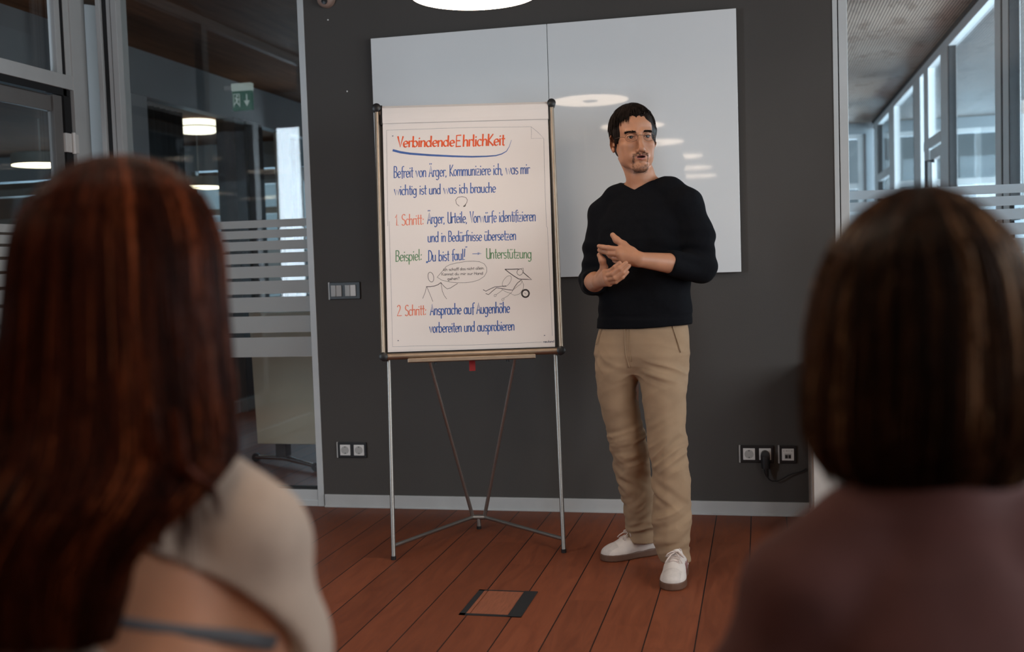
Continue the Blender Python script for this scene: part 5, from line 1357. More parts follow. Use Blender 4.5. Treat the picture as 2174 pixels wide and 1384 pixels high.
def vneck(P):                                                                   # V opening at the front, round at the back
    s_ = P[:, 0] * CP - P[:, 1] * SP; t_ = -P[:, 0] * SP - P[:, 1] * CP
    front = (1.494 + np.where(s_ > -0.006, 0.50, 0.40) * np.abs(s_ + 0.006) - P[:, 2]) * 0.87                 # inside the V when negative
    v_ = np.maximum(front, -(t_ + 0.03))
    neck = np.sqrt((s_ / 0.076) ** 2 + ((t_ + 0.012) / 0.074) ** 2) * 0.074 - 0.074
    neck = np.maximum(neck, 1.528 - P[:, 2])
    return np.minimum(np.maximum(v_, np.abs(s_) - 0.094), neck)
sw.func(vneck, (-0.15, -0.2, 1.44), (0.15, 0.2, 1.60), 0.003, True)
SV, SQ = polygonize(sw, 0.004)
sn = vnormals(SV, SQ)
def fold(V, direction, freq, seed, warp=6.0, amp=0.6):
    d = np.array(direction, float); d /= np.linalg.norm(d)
    return np.sin((V @ d) * freq + amp * 3 * hashnoise(V * warp, seed))
def near_seg(V, a, b, r):
    ab = b - a; t_ = np.clip(((V - a) @ ab) / (ab @ ab), 0, 1); q = np.linalg.norm(V - a - t_[:, None] * ab, axis=1)
    return np.exp(-(q / r) ** 2)
disp = 0.0025 * hashnoise(SV * 14, 5) + 0.0012 * hashnoise(SV * 34, 6)
for E_, S_, C_ in ((EL_R, SH_R, CUF_R), (EL_L, SH_L, CUF_L)):
    m_ = near_seg(SV, E_ * 0.65 + S_ * 0.35, C_, 0.085)
    disp += m_ * 0.0045 * fold(SV, (C_ - S_), 105, 8)
disp += 0.0035 * fold(SV, (0.5, 0.2, 1.0), 48, 9) * np.exp(-((SV[:, 2] - 1.06) / 0.09) ** 2) * np.clip(np.abs(SV[:, 0]) * 6, 0.15, 1)
rib = (SV[:, 2] < 1.012) & (np.abs(SV[:, 0]) < 0.24) & (SV[:, 2] < 1.02)
disp[rib] *= 0.4
SV = SV + sn * disp[:, None]
sweater = mesh_object('sweater', SV, SQ, M['sweater_black'], man); sweater['label'] = 'black v-neck sweater with pushed-up sleeves'

# --- khaki trousers
tr = Field()
tr.loft([(0.780, -0.020, -0.004, 0.150, 0.085), (0.81, -0.018, -0.002, 0.178, 0.108), (0.85, -0.016, 0.0, 0.194, 0.123), (0.90, -0.013, 0.0, 0.191, 0.124), (0.945, -0.008, 0.0, 0.183, 0.1185), (0.97, -0.006, 0.0, 0.176, 0.112), (1.0, -0.006, 0.0, 0.172, 0.108)], 0.02, turn=-PHI, power=2.2)
tr.loft([(0.066, -0.040, 0.128, 0.060, 0.066), (0.11, -0.044, 0.130, 0.061, 0.068), (0.159, -0.048, 0.118, 0.061, 0.070), (0.241, -0.056, 0.100, 0.064, 0.074), (0.364, -0.070, 0.068, 0.074, 0.084), (0.447, -0.078, 0.046, 0.077, 0.086),
         (0.526, -0.090, 0.030, 0.075, 0.084), (0.604, -0.106, 0.022, 0.075, 0.086), (0.70, -0.118, 0.012, 0.078, 0.094), (0.79, -0.114, 0.004, 0.086, 0.106), (0.85, -0.104, 0.0, 0.080, 0.102), (0.90, -0.090, 0.0, 0.070, 0.085), (0.93, -0.08, 0.0, 0.05, 0.06)], 0.04)
tr.loft([(0.052, 0.108, -0.112, 0.058, 0.056), (0.08, 0.104, -0.112, 0.060, 0.058), (0.108, 0.098, -0.110, 0.059, 0.060), (0.142, 0.098, -0.108, 0.068, 0.074), (0.214, 0.098, -0.100, 0.070, 0.076), (0.288, 0.097, -0.094, 0.069, 0.078),
         (0.40, 0.094, -0.086, 0.068, 0.080), (0.474, 0.088, -0.080, 0.070, 0.082), (0.547, 0.081, -0.074, 0.075, 0.084), (0.62, 0.076, -0.068, 0.079, 0.088), (0.711, 0.073, -0.058, 0.088, 0.098), (0.79, 0.070, -0.044, 0.093, 0.106), (0.85, 0.064, -0.034, 0.088, 0.100), (0.90, 0.056, -0.024, 0.076, 0.082), (0.93, 0.05, -0.02, 0.05, 0.06)], 0.04)
for c_ in ((-0.040, 0.128), (0.108, -0.118)):                                    # open hems
    tr.ell((c_[0], c_[1], 0.03), (0.052, 0.058, 0.055), 0.004, True)
TV, TQ = polygonize(tr, 0.004)
tn = vnormals(TV, TQ)
def creases(V, along, across, fl, fa, seed, sharp=2.0):
    """irregular drawn-out wrinkles: low frequency along, high frequency across the fold"""
    a = np.array(along, float); a /= np.linalg.norm(a); b_ = np.array(across, float); b_ -= a * (a @ b_); b_ /= np.linalg.norm(b_); c__ = np.cross(a, b_)
    q = np.stack([(V @ a) * fl, (V @ b_) * fa, (V @ c__) * fl * 1.5], 1)
    q[:, 1] += 0.7 * hashnoise(V * 7, seed + 50)
    n__ = hashnoise(q, seed)
    return (1 - np.abs(n__) * 2) * 0.6 + 0.5 * hashnoise(q * [1, 1.9, 1] + 9.3, seed + 1)
disp = 0.0028 * hashnoise(TV * 8, 15) + 0.0012 * hashnoise(TV * 24, 16)
zT = TV[:, 2]; leftleg = np.clip((TV[:, 0] - 0.012) / 0.05 + 0.5, 0, 1)
g1 = lambda c, w: np.exp(-((zT - c) / w) ** 2)
disp += g1(0.80, 0.075) * 0.0108 * creases(TV, (0.85, 0, -0.45), (0.45, 0, 0.85), 7, 26, 17) * (0.3 + 0.7 * leftleg)
disp += g1(0.80, 0.075) * 0.0057 * creases(TV, (-0.7, 0, -0.7), (0.7, 0, -0.7), 7, 26, 27) * (1 - 0.6 * leftleg)
disp += g1(0.66, 0.08) * 0.0057 * creases(TV, (0.8, 0, 0.5), (-0.5, 0, 0.8), 6, 22, 18)
disp += g1(0.49, 0.08) * 0.0108 * creases(TV, (0.9, 0, 0.4), (-0.4, 0, 0.9), 8, 30, 19)
disp += g1(0.35, 0.08) * 0.0113 * creases(TV, (0.75, 0, -0.65), (0.65, 0, 0.75), 8, 26, 20)
disp += g1(0.22, 0.07) * 0.0134 * creases(TV, (0.75, 0, 0.65), (-0.65, 0, 0.75), 8, 25, 21)
disp += g1(0.11, 0.05) * 0.0085 * creases(TV, (0.95, 0, 0.25), (-0.25, 0, 0.95), 9, 34, 22)
crease = np.exp(-(((TV[:, 0] - np.where(leftleg > 0.5, 0.085, -0.09)) / 0.016) ** 2)) * (tn[:, 1] < 0)
disp += crease * 0.0022 * np.clip((0.75 - zT) * 4, 0, 1)
TV = TV + tn * disp[:, None]
trou = mesh_object('trousers', TV, TQ, M['chino'], man); trou['label'] = 'creased khaki chino trousers'
def front_vertex(V, u, z):
    m_ = (np.abs(V[:, 0] - u) < 0.007) & (np.abs(V[:, 2] - z) < 0.007)
    return V[m_, 1].min() if m_.any() else -0.12
def seam(name, pts, r, mat):
    dense = []
    for (u0, z0), (u1, z1) in zip(pts[:-1], pts[1:]):
        for q in np.linspace(0, 1, 7)[:-1]: dense.append((u0 + (u1 - u0) * q, z0 + (z1 - z0) * q))
    dense.append(pts[-1])
    y = np.array([front_vertex(TV, u, z) for u, z in dense])
    b = MB(); b.tube([Vector((u, yy + r * 0.3, z)) for (u, z), yy in zip(dense, y)], r, 6); mesh_from(b, name, mat, trou)
M['chino_dark'] = material('khaki_seam', (0.30, 0.20, 0.118), 0.9, vary=0.08)
seam('fly_seam', [(-0.066, 0.955), (-0.066, 0.90), (-0.064, 0.86), (-0.056, 0.825), (-0.052, 0.805)], 0.0028, M['chino'])
seam('fly_seam', [(-0.050, 0.955), (-0.049, 0.90), (-0.047, 0.86), (-0.044, 0.83)], 0.0014, M['chino_dark'])
seam('pocket_edge', [(0.118, 0.965), (0.128, 0.93), (0.138, 0.895), (0.147, 0.862)], 0.0022, M['chino_dark'])
seam('pocket_edge', [(-0.170, 0.955), (-0.182, 0.92), (-0.190, 0.89)], 0.0020, M['chino_dark'])

# --- shoes
def shoe(heel, toe, label, stripes_side):
    heel = np.array([heel[0], -heel[1]]); toe = np.array([toe[0], -toe[1]])
    d = (toe - heel); Ls = np.linalg.norm(d); d /= Ls
    R = np.array([[d[1], -d[0], 0], [d[0], d[1], 0], [0, 0, 1]]) ; o = np.array([heel[0], heel[1], 0.0])
    R[0] = -R[0]                                                      # x to the wearer's left when y is forward
    k_ = Ls / 0.29
    def S(x, y, z): return np.array([x, y * k_, z]) @ R + o
    so = Field(); so.frame = (R, o)
    def outline(P):
        y = P[:, 1] / k_
        w = np.interp(y, [0, 0.01, 0.03, 0.07, 0.12, 0.17, 0.21, 0.245, 0.27, 0.284, 0.29], [0.004, 0.022, 0.035, 0.039, 0.038, 0.045, 0.051, 0.0485, 0.038, 0.022, 0.004])
        d2 = np.abs(P[:, 0]) - w
        d2 = np.maximum(d2 * 0.8, np.maximum(-P[:, 1], P[:, 1] - 0.29 * k_))
        top = np.interp(y, [0, 0.1, 0.29], [0.036, 0.030, 0.028])
        return np.maximum(d2, np.maximum(0.0005 - P[:, 2], P[:, 2] - top))
    so.func(outline, (-0.055, -0.005, 0), (0.055, 0.295 * k_, 0.04))
    so.frame = None
    sv, sq = polygonize(so, 0.003); sv = relax(sv, sq, 2, 0.4)
    sv[:, 2] = np.maximum(sv[:, 2], 0.0006)
    up = Field(); up.frame = (R, o)
    up.chain([(0, 0.040*k_, 0.030), (0, 0.034*k_, 0.074)], [0.032, 0.028], 0.0)
    up.chain([(0, 0.040*k_, 0.050), (0, 0.100*k_, 0.048), (0, 0.150*k_, 0.044)], [0.034, 0.036, 0.040], 0.02)
    up.chain([(0, 0.115*k_, 0.066), (0, 0.170*k_, 0.046), (0, 0.215*k_, 0.030)], [0.032, 0.036, 0.036], 0.02)
    up.ell((0, 0.215*k_, 0.026), (0.0475, 0.066*k_, 0.036), 0.02)
    up.ell((0, 0.240*k_, 0.026), (0.040, 0.044*k_, 0.030), 0.015)
    up.cap((0, 0.120*k_, 0.088), (0, 0.105*k_, 0.108), 0.024, 0.020, 0.012)                # tongue
    up.cap((0, 0.072*k_, 0.088), (0, 0.062*k_, 0.16), 0.029, 0.034, 0.006, True)           # opening
    up.func(lambda P: P[:, 2] - 0.020, (-0.1, -0.1, -0.1), (0.1, 0.4, 0.021), 0.0, True)
    up.frame = None
    uv_, uq = polygonize(up, 0.003)
    c_ = (uv_[uq].mean(1) - o) @ R.T
    mm = np.where((c_[:, 1] > 0.222 * k_) & (c_[:, 2] < 0.075) & (np.abs(c_[:, 0]) < 0.034 + 0 * c_[:, 1]), 1, 0)
    sh = mesh_object('shoe', uv_, uq, [M['shoe_white'], M['shoe_suede']], man, mi=mm); sh['label'] = label
    mesh_object('sole', sv, sq, M['gum'], sh)
    def top_of(x, y):
        zs = np.linspace(0.14, 0.0, 300); q = np.stack([S(x, y, z) for z in zs]); dd = up(q); i = np.argmax(dd < 0); return zs[i]
    def side_of(y, z, s):
        xs = np.linspace(0.08, 0.0, 240) * s; q = np.stack([S(x, y, z) for x in xs]); dd = up(q); i = np.argmax(dd < 0); return xs[i]
    b = MB()
    for i in range(5):                                                 # laces criss-cross
        y0 = 0.190 - i * 0.017
        for s in (-1, 1):
            pts = []
            for f_ in np.linspace(-1, 1, 7):
                x = 0.0195 * f_ * s; y = y0 - 0.008 * (f_ + 1) / 2
                pts.append(Vector(S(x, y, top_of(x, y) + 0.0022)))
            b.tube(pts, 0.0027, 6, flat=0.6)
    ty = 0.140; tz = top_of(0, ty) + 0.003
    for s in (-1, 1):
        b.tube([Vector(S(x * s, ty + yy, tz + zz)) for x, yy, zz in ((0, 0, 0), (0.012, 0.010, 0.006), (0.026, 0.022, 0.000), (0.034, 0.022, -0.012), (0.028, 0.012, -0.012), (0.010, 0.002, -0.001))], 0.0024, 6)
        b.tube([Vector(S(x * s, ty + yy, tz + zz)) for x, yy, zz in ((0, 0, 0), (0.012, 0.024, -0.001), (0.024, 0.044, -0.014), (0.032, 0.052, -0.026))], 0.0024, 6)
    mesh_from(b, 'laces', M['lace'], sh)
    for s in stripes_side:
        b = MB()
        for j in range(3):
            yb, yt = 0.182 - j * 0.025, 0.156 - j * 0.025
            V = []
            for q in np.linspace(0, 1, 7):
                z = 0.034 + q * 0.036
                for e_ in (-0.0065, 0.0065):
                    y = yb + (yt - yb) * q + e_
                    V.append(Vector(S(side_of(y, z, s) + 0.0012 * s, y, z)))
            b.add(V, [(2*i, 2*i+1, 2*i+3, 2*i+2) for i in range(6)])
        mesh_from(b, 'stripe', M['stripe'], sh)
    return sh
shoe((0.020, -0.190), (-0.205, -0.035), 'white low shoe pointing sideways', ())
shoe((0.122, 0.048), (0.106, 0.338), 'white low shoe with dark red stripes pointing forward', (1, -1))
# ================================================================ TWO SEATED WOMEN SEEN FROM BEHIND
M['cream_knit'] = material('cream_knit', (0.40, 0.30, 0.235), 0.9, vary=0.06, vscale=30, bump=0.35, bscale=160)
M['mauve_knit'] = material('dark_mauve_jersey', (0.072, 0.0235, 0.020), 0.9, vary=0.10, vscale=20, bump=0.2, bscale=200)
M['jeans'] = material('dark_denim', (0.03, 0.04, 0.065), 0.85, vary=0.15, vscale=60)
M['strap'] = material('grey_blue_strap', (0.10, 0.105, 0.115), 0.7)
M['shell'] = material('charcoal_chair_shell', (0.018, 0.018, 0.020), 0.5, vary=0.05)
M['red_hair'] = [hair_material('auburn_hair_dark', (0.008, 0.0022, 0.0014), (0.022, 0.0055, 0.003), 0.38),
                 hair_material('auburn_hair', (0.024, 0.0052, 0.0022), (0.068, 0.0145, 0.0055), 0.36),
                 hair_material('auburn_hair_highlight', (0.105, 0.021, 0.0065), (0.25, 0.054, 0.015), 0.45, 0.35)]  # lightest locks carry the lamp highlights in their colour
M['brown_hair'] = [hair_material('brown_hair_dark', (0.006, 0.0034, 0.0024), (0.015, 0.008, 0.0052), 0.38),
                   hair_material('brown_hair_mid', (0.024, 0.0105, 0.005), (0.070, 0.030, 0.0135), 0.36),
                   hair_material('brown_hair_highlight', (0.135, 0.064, 0.031), (0.36, 0.185, 0.092), 0.46, 0.45)]  # lightest locks brightened to stand for window light on the hair

def seated_woman(head, yaw, label, top_mat, top_name, shz, lean, cut=None, half=0.145, arm=0.19, collar=False):
    """head: eye-level centre of the head in world; shz: shoulder height; faces +Y turned by yaw"""
    base = Vector((head[0], head[1], 0.0))
    hf_ = np.array([math.sin(yaw), math.cos(yaw), 0.0]); hl2 = np.array([-math.cos(yaw), math.sin(yaw), 0.0])
    R = np.array([hl2, hf_, [0, 0, 1.0]]); o = np.array([0, 0, head[2]])
    # from here on: local points (x to her right as seen from behind, y forward, z up)
    c_, s_ = math.cos(yaw), math.sin(yaw)
    def Lp(x, y, z): return np.array([x * c_ + y * s_, -x * s_ + y * c_, z])
    bx = lean
    def rows(off):
        T_ = [(0.44, 0.185, 0.125, -0.02), (0.56, 0.175, 0.118, -0.03), (0.70, 0.145, 0.100, -0.045), (shz - 0.16, 0.150, 0.105, -0.045), (shz - 0.07, half, 0.098, -0.04), (shz - 0.01, half * 0.78, 0.078, -0.035), (shz + 0.03, 0.072, 0.058, -0.03)]
        return [(z, *Lp(bx, y, 0)[:2], rx - off, ry - off) for z, rx, ry, y in T_]
    sh = [Lp(bx + s * half, -0.035, shz - 0.038) for s in (-1, 1)]
    el = [Lp(bx + s * arm, 0.015, shz - 0.33) for s in (-1, 1)]
    wr = [Lp(bx + s * 0.090, 0.235, shz - 0.40) for s in (-1, 1)]
    def upper(F, off, slack=0.0):
        F.loft(rows(off), 0.03, turn=-yaw, power=2.2)
        for i in (0, 1):
            s = (-1, 1)[i]
            F.chain([Lp(bx + s * 0.045, -0.03, shz + 0.035), Lp(bx + s * half * 0.66, -0.035, shz + 0.003), sh[i]], [0.040 - off, 0.042 - off, 0.046 - off + slack * 0.4], 0.03)
            F.chain([sh[i], (sh[i] + el[i]) / 2, el[i]], [0.048 - off + slack * 0.5, 0.050 - off + slack, 0.046 - off + slack], 0.03)
    F = Field(); head_shapes(F, (R, o - np.array([0, 0, 0.016]), 0.89))
    F.chain([np.array([0, 0, head[2] - 0.05]) + hf_ * -0.02, Lp(bx * 0.5, -0.03, head[2] - 0.13), Lp(bx, -0.035, shz + 0.01)], [0.047, 0.047, 0.056], 0.02)
    upper(F, 0.010)
    for i in (0, 1):
        s = (-1, 1)[i]
        F.chain([el[i], wr[i]], [0.036, 0.023], 0.01)
        hand(F, wr[i], [wr[i] + Lp(-s * 0.030, 0.062, 0.020), wr[i] + Lp(-s * 0.038, 0.068, 0.002), wr[i] + Lp(-s * 0.040, 0.064, -0.015), wr[i] + Lp(-s * 0.038, 0.056, -0.030)],
             [[wr[i] + Lp(-s * 0.062, 0.088, 0.014), wr[i] + Lp(-s * 0.078, 0.088, -0.006), wr[i] + Lp(-s * 0.082, 0.080, -0.020)],
              [wr[i] + Lp(-s * 0.072, 0.090, -0.006), wr[i] + Lp(-s * 0.086, 0.086, -0.026), wr[i] + Lp(-s * 0.086, 0.076, -0.040)],
              [wr[i] + Lp(-s * 0.070, 0.084, -0.022), wr[i] + Lp(-s * 0.082, 0.078, -0.040), wr[i] + Lp(-s * 0.080, 0.068, -0.052)],
              [wr[i] + Lp(-s * 0.060, 0.074, -0.036), wr[i] + Lp(-s * 0.070, 0.066, -0.050), wr[i] + Lp(-s * 0.068, 0.058, -0.060)]],
             [wr[i] + Lp(-s * 0.006, 0.030, 0.022), wr[i] + Lp(-s * 0.018, 0.052, 0.040), wr[i] + Lp(-s * 0.034, 0.070, 0.046), wr[i] + Lp(-s * 0.048, 0.084, 0.044)], 0.0125)
        F.chain([Lp(bx + s * 0.085, 0.0, 0.50), Lp(bx + s * 0.105, 0.40, 0.515), Lp(bx + s * 0.11, 0.36, 0.08)], [0.078, 0.050, 0.033], 0.02)
        F.chain([Lp(bx + s * 0.11, 0.355, 0.07), Lp(bx + s * 0.115, 0.49, 0.035)], [0.030, 0.022], 0.015)
    V, Q = polygonize(F, 0.005)
    w = mesh_object('person', V, Q, M['skin'], None, base); tag(w, label, 'person')
    T_ = Field(); upper(T_, 0.0, 0.014)
    for i in (0, 1): T_.chain([el[i], el[i] * 0.2 + wr[i] * 0.8], [0.054, 0.040], 0.02)
    T_.func(lambda P: P[:, 2] - 0.50, (-0.4, -0.4, 0.3), (0.4, 0.4, 0.51), 0.004, True)
    nk = Lp(bx, -0.02, shz + 0.045)
    if collar: T_.chain([Lp(bx, -0.032, shz + 0.01), Lp(bx, -0.034, shz + 0.062)], [0.062, 0.060], 0.02)
    else: T_.ell(nk, (0.064, 0.075, 0.052), 0.008, True)
    if cut is not None: cut(T_, Lp)
    V, Q = polygonize(T_, 0.006); n_ = vnormals(V, Q)
    d_ = 0.004 * hashnoise(V * 9, 31) + 0.002 * hashnoise(V * 22, 32)
    for i in (0, 1): d_ += near_seg(V, sh[i], el[i], 0.07) * 0.004 * fold(V, (0.3, 0.2, 1.0), 55, 33 + i)
    V = V + n_ * d_[:, None]
    tp = mesh_object(top_name, V, Q, top_mat, w)
    J = Field()
    J.loft([(0.425, *Lp(bx, -0.02, 0)[:2], 0.195, 0.135), (0.54, *Lp(bx, -0.03, 0)[:2], 0.186, 0.128)], 0.03, turn=-yaw)
    for s in (-1, 1):
        J.chain([Lp(bx + s * 0.085, 0.0, 0.505), Lp(bx + s * 0.105, 0.40, 0.52), Lp(bx + s * 0.11, 0.36, 0.13)], [0.086, 0.060, 0.046], 0.02)
    V, Q = polygonize(J, 0.008); mesh_object('jeans', V, Q, M['jeans'], w)
    for s in (-1, 1):
        S_ = Field(); S_.chain([Lp(bx + s * 0.11, 0.345, 0.046), Lp(bx + s * 0.114, 0.44, 0.040), Lp(bx + s * 0.117, 0.52, 0.034)], [0.040, 0.040, 0.032], 0.01)
        S_.func(lambda P: P[:, 2] - 0.003, (-0.5, -0.5, -0.1), (0.5, 0.8, 0.004), 0, True)
        V, Q = polygonize(S_, 0.006); mesh_object('shoe', V, Q, M['shell'], w)
    w_top = T_
    return w, F, w_top

def clump(az, seed):
    """0..1, alike for neighbouring hairs so that they gather into locks"""
    n_ = hashnoise(np.array([[az * 9.0, 0.5, 0.5]]), seed)[0] * 0.6 + hashnoise(np.array([[az * 26.0, 2.5, 0.5]]), seed)[0] * 0.4
    return min(1.0, max(0.0, 0.5 + 0.62 * n_ + random.gauss(0, 0.13)))

def hair_cloud(w, table, head_z, mats, count, ends, width, light_fn, name_label, shell_off=0.007):
    """locks fall from the parting over an ellipsoid and then along a stack of ellipses: rows (z, cx, cy, rx, ry), top first"""
    T_ = np.array(table, float)[::-1]
    def ring(z, az, k=1.0):
        g = [np.interp(z, T_[:, 0], T_[:, i]) for i in (1, 2, 3, 4)]
        return np.array([g[0] + g[2] * math.cos(az) * k, g[1] + g[3] * math.sin(az) * k, z])
    S_ = Field(); zt = T_[-1, 0]
    S_.loft([(r[0], r[1], r[2], max(0.004, r[3] - shell_off), max(0.004, r[4] - shell_off)) for r in T_], 0.0, power=2.0)
    S_.func(lambda P: np.maximum(np.sqrt((P[:, 0] / 0.078) ** 2 + ((P[:, 1] - 0.115) / 0.075) ** 2) * 0.075 - 0.075, P[:, 2] - (head_z + 0.07)), (-0.1, 0.03, head_z - 0.6), (0.1, 0.2, head_z + 0.08), 0.006, True)
    V, Q = polygonize(S_, 0.005); V = relax(V, Q, 2, 0.5)
    n_ = vnormals(V, Q); az = np.arctan2(V[:, 1], V[:, 0])
    V = V + n_ * (0.0025 * hashnoise(np.stack([az * 14, V[:, 2] * 5, az * 0], 1), 41) + 0.0012 * hashnoise(np.stack([az * 40, V[:, 2] * 7, az * 0], 1), 42))[:, None]
    h_ = mesh_object('hair', V, Q, mats[0], w); h_['label'] = name_label
    P = []; W_ = []; MI = []
    for i in range(count):
        az = random.uniform(math.radians(62 + 90), math.radians(62 + 90 + 236)) if i % 5 else random.uniform(math.radians(150), math.radians(390))
        z1 = ends(az) + random.gauss(0, 0.012)
        z0 = zt - abs(random.gauss(0.0, 0.05)) - 0.001
        k = 14; lift = random.uniform(-0.04, 0.018); drift = random.gauss(0, 0.06); ph = random.uniform(0, 6.28); pts = []
        for j in range(k):
            q = j / (k - 1); z = z0 + (z1 - z0) * (q ** 1.15)
            kk = 1 + lift + 0.010 * math.sin(q * 5 + ph)
            pts.append(ring(z, az + drift * q + 0.015 * math.sin(q * 7 + ph), kk))
        P.append(np.array(pts)); W_.append(random.uniform(*width)); MI.append(light_fn(az))
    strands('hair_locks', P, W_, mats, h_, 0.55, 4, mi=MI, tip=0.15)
    return h_

# ---- woman with long auburn hair
HZ1 = 1.235
def back_opening(T_, Lp):
    T_.frame = None
    T_.ell(Lp(0.108, -0.150, 0.860), (0.175, 0.140, 0.056), 0.006, True, rot=np.array([[math.cos(0.55), 0, -math.sin(0.55)], [0, 1, 0], [math.sin(0.55), 0, math.cos(0.55)]]))
w1_, F1, T1 = seated_woman((-0.690, 1.075, HZ1), math.radians(-4), 'woman seen from behind with long auburn hair and cream knit top', M['cream_knit'], 'knit_top', 0.985, 0.0, back_opening, 0.150, 0.150)
def ends1(az):
    a = math.degrees(az) % 360                      # 270 = back
    d = abs(a - 270)
    return 0.868 + (0.0 if d < 60 else (d - 60) / 26 * 0.13 if d < 86 else 0.13)
def highlight1(az):
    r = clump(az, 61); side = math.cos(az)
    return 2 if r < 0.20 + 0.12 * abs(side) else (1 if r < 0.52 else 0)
tab1 = [(1.3545, 0.003, 0.0, 0.004, 0.004), (1.352, 0.003, 0.0, 0.026, 0.032), (1.345, 0.003, 0.0, 0.045, 0.056), (1.335, 0.002, 0.0, 0.061, 0.073), (1.311, 0.001, -0.002, 0.085, 0.097), (1.288, 0.0, -0.004, 0.097, 0.111), (1.25, 0.0, -0.006, 0.108, 0.120), (1.20, 0.000, -0.012, 0.113, 0.120),
        (1.14, 0.001, -0.022, 0.121, 0.116), (1.08, 0.003, -0.040, 0.133, 0.110), (1.03, 0.006, -0.066, 0.147, 0.106), (0.995, -0.002, -0.105, 0.140, 0.096), (0.94, -0.032, -0.138, 0.122, 0.070), (0.90, -0.036, -0.146, 0.118, 0.060), (0.86, -0.040, -0.150, 0.110, 0.050)]
hr1 = hair_cloud(w1_, tab1, HZ1, M['red_hair'], 6000, ends1, (0.0006, 0.0016), highlight1, 'long straight auburn hair')
def back_of(F, x, z):
    ys = np.linspace(-0.3, 0.1, 300); d = F(np.stack([np.full(300, x), ys, np.full(300, z)], 1)); i = np.argmax(d < 0)
    return ys[i] if d[i] < 0 else -0.12
extra = []
for (x0, z1, n) in ((0.118, 0.930, 14), (0.150, 0.975, 16), (0.085, 0.905, 8)):                # loose locks lying over the shoulder blade
    for i in range(n):
        x = x0 + random.gauss(0, 0.005); zz = z1 + random.uniform(-0.008, 0.025); pts = []
        for q in np.linspace(0, 1, 12):
            xx = x * (0.88 + 0.12 * q); z = 1.09 + (zz - 1.09) * q
            yb = back_of(T1, xx, z) - 0.006 - 0.004 * random.random() if z < 1.02 else -0.13 - 0.02 * q
            pts.append((xx, min(yb, -0.09), z))
        pts = np.array(pts); pts[1:-1] = (pts[:-2] + pts[1:-1] * 2 + pts[2:]) / 4; pts[1:-1] = (pts[:-2] + pts[1:-1] * 2 + pts[2:]) / 4
        extra.append(pts)
strands('loose_locks', extra, [random.uniform(0.002, 0.004) for _ in extra], M['red_hair'][1], hr1, 0.5, 5, tip=0.1)
# bra strap across the bare back
b = MB(); pts = []
for x, z in ((-0.10, 0.884), (-0.05, 0.886), (0.0, 0.884), (0.04, 0.878), (0.08, 0.869), (0.12, 0.855), (0.15, 0.842), (0.18, 0.826)): pts.append([x, back_of(F1, x, z) - 0.003, z])
pts = np.array(pts); pts[1:-1, 1] = (pts[:-2, 1] + pts[1:-1, 1] + pts[2:, 1]) / 3 - 0.0045; pts = [Vector(q) for q in pts]
b.tube(pts, [0.0055, 0.0055, 0.0055, 0.0055, 0.006, 0.0075, 0.009, 0.009], 8, flat=0.3, up=(0, 1, 0))
mesh_from(b, 'back_strap', M['strap'], w1_)

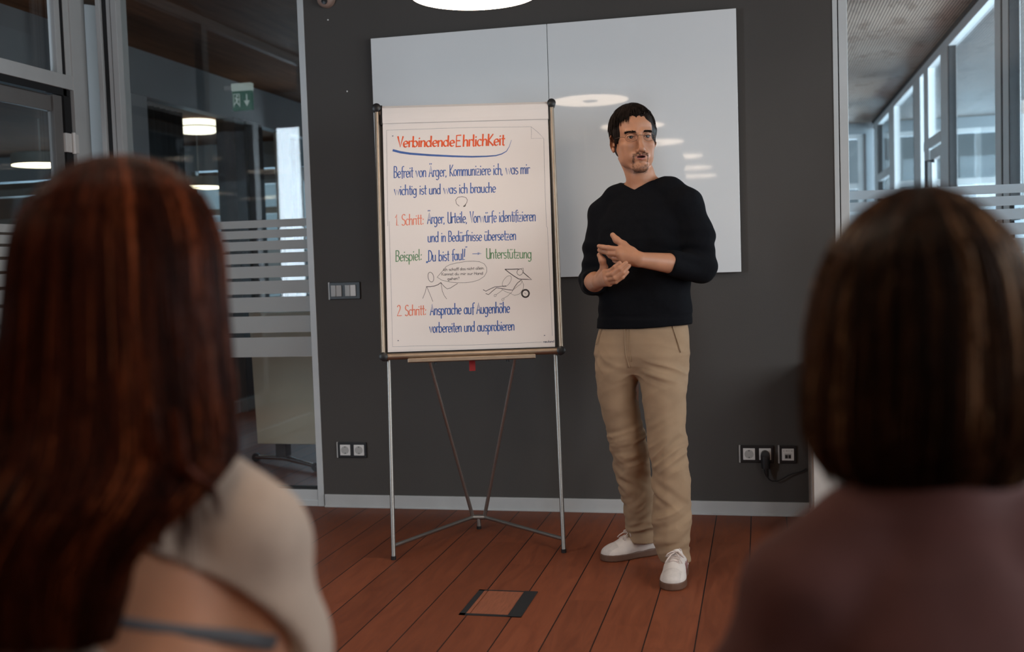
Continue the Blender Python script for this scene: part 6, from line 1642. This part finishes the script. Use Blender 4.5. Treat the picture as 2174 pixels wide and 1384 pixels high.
# ---- woman with a brown bob
HZ2 = 1.165
w2_, F2, T2 = seated_woman((0.150, 1.10, HZ2), math.radians(-8), 'woman seen from behind with brown bob and dark mauve top', M['mauve_knit'], 'jersey_top', 0.942, 0.0, None, 0.118, 0.208, True)
def ends2(az): return 1.006 + 0.012 * math.cos(2 * az)
def highlight2(az):  # more pale locks at the sides: daylight highlights painted into the hair colour
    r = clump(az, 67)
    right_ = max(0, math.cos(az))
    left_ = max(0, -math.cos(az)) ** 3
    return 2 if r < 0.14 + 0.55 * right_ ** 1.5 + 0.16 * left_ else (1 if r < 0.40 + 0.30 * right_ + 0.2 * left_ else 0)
tab2 = [(1.2850, 0.0, 0.0, 0.004, 0.004), (1.2835, 0.0, 0.0, 0.016, 0.022), (1.276, 0.0, 0.0, 0.034, 0.048), (1.260, 0.0, -0.001, 0.056, 0.072), (1.244, 0.0, -0.002, 0.071, 0.088), (1.228, 0.0, -0.004, 0.083, 0.101), (1.193, 0.0, -0.006, 0.097, 0.116), (1.145, 0.0, -0.008, 0.108, 0.122),
        (1.085, 0.0, -0.008, 0.1125, 0.121), (1.045, 0.0, -0.006, 0.1115, 0.113), (1.018, 0.0, 0.0, 0.102, 0.098), (0.998, 0.0, 0.006, 0.088, 0.082)]
hr2 = hair_cloud(w2_, tab2, HZ2, M['brown_hair'], 6000, ends2, (0.0006, 0.0015), highlight2, 'chin-length brown bob')

# ---- their chairs
def chair(x, y, label):
    t = thing('shell_chair', label, 'chair', (x, y, 0), 'chairs of the audience')
    b = MB(); V = []; F = []
    prof = [(0.22, 0.425), (0.20, 0.415), (0.05, 0.402), (-0.10, 0.396), (-0.17, 0.402), (-0.205, 0.45), (-0.225, 0.56), (-0.240, 0.68), (-0.250, 0.755)]
    for k_, (yy, zz) in enumerate(prof):
        hw = 0.215 if k_ < 5 else 0.205 - 0.012 * (k_ - 5)
        for j in range(9):
            f_ = j / 8 * 2 - 1
            V.append((x + hw * f_, y + yy + (0.03 * f_ * f_ if k_ > 4 else 0), zz + (0.012 * f_ * f_ if k_ < 5 else 0)))
    for k_ in range(len(prof) - 1):
        for j in range(8): F.append((k_*9+j, k_*9+j+1, (k_+1)*9+j+1, (k_+1)*9+j))
    b.add(V, F); o = b.build('seat_shell', M['shell'], t, smooth=True)
    so = o.modifiers.new('thickness', 'SOLIDIFY'); so.thickness = 0.010; so.offset = -1
    for sx in (-1, 1):
        for sy in (-1, 1):
            MB().tube([(x + sx * 0.13, y + sy * 0.10 + 0.02, 0.385), (x + sx * 0.215, y + sy * 0.205 + 0.02, 0.0)], 0.010, 12).build('leg', M['chrome'], t, smooth=True)
    MB().box((x - 0.14, y - 0.10, 0.372), (x + 0.14, y + 0.14, 0.389)).build('seat_frame', M['black'], t)
chair(-0.690, 1.055, 'dark shell chair under the woman with auburn hair')
chair(0.150, 1.080, 'dark shell chair under the woman with the brown bob')
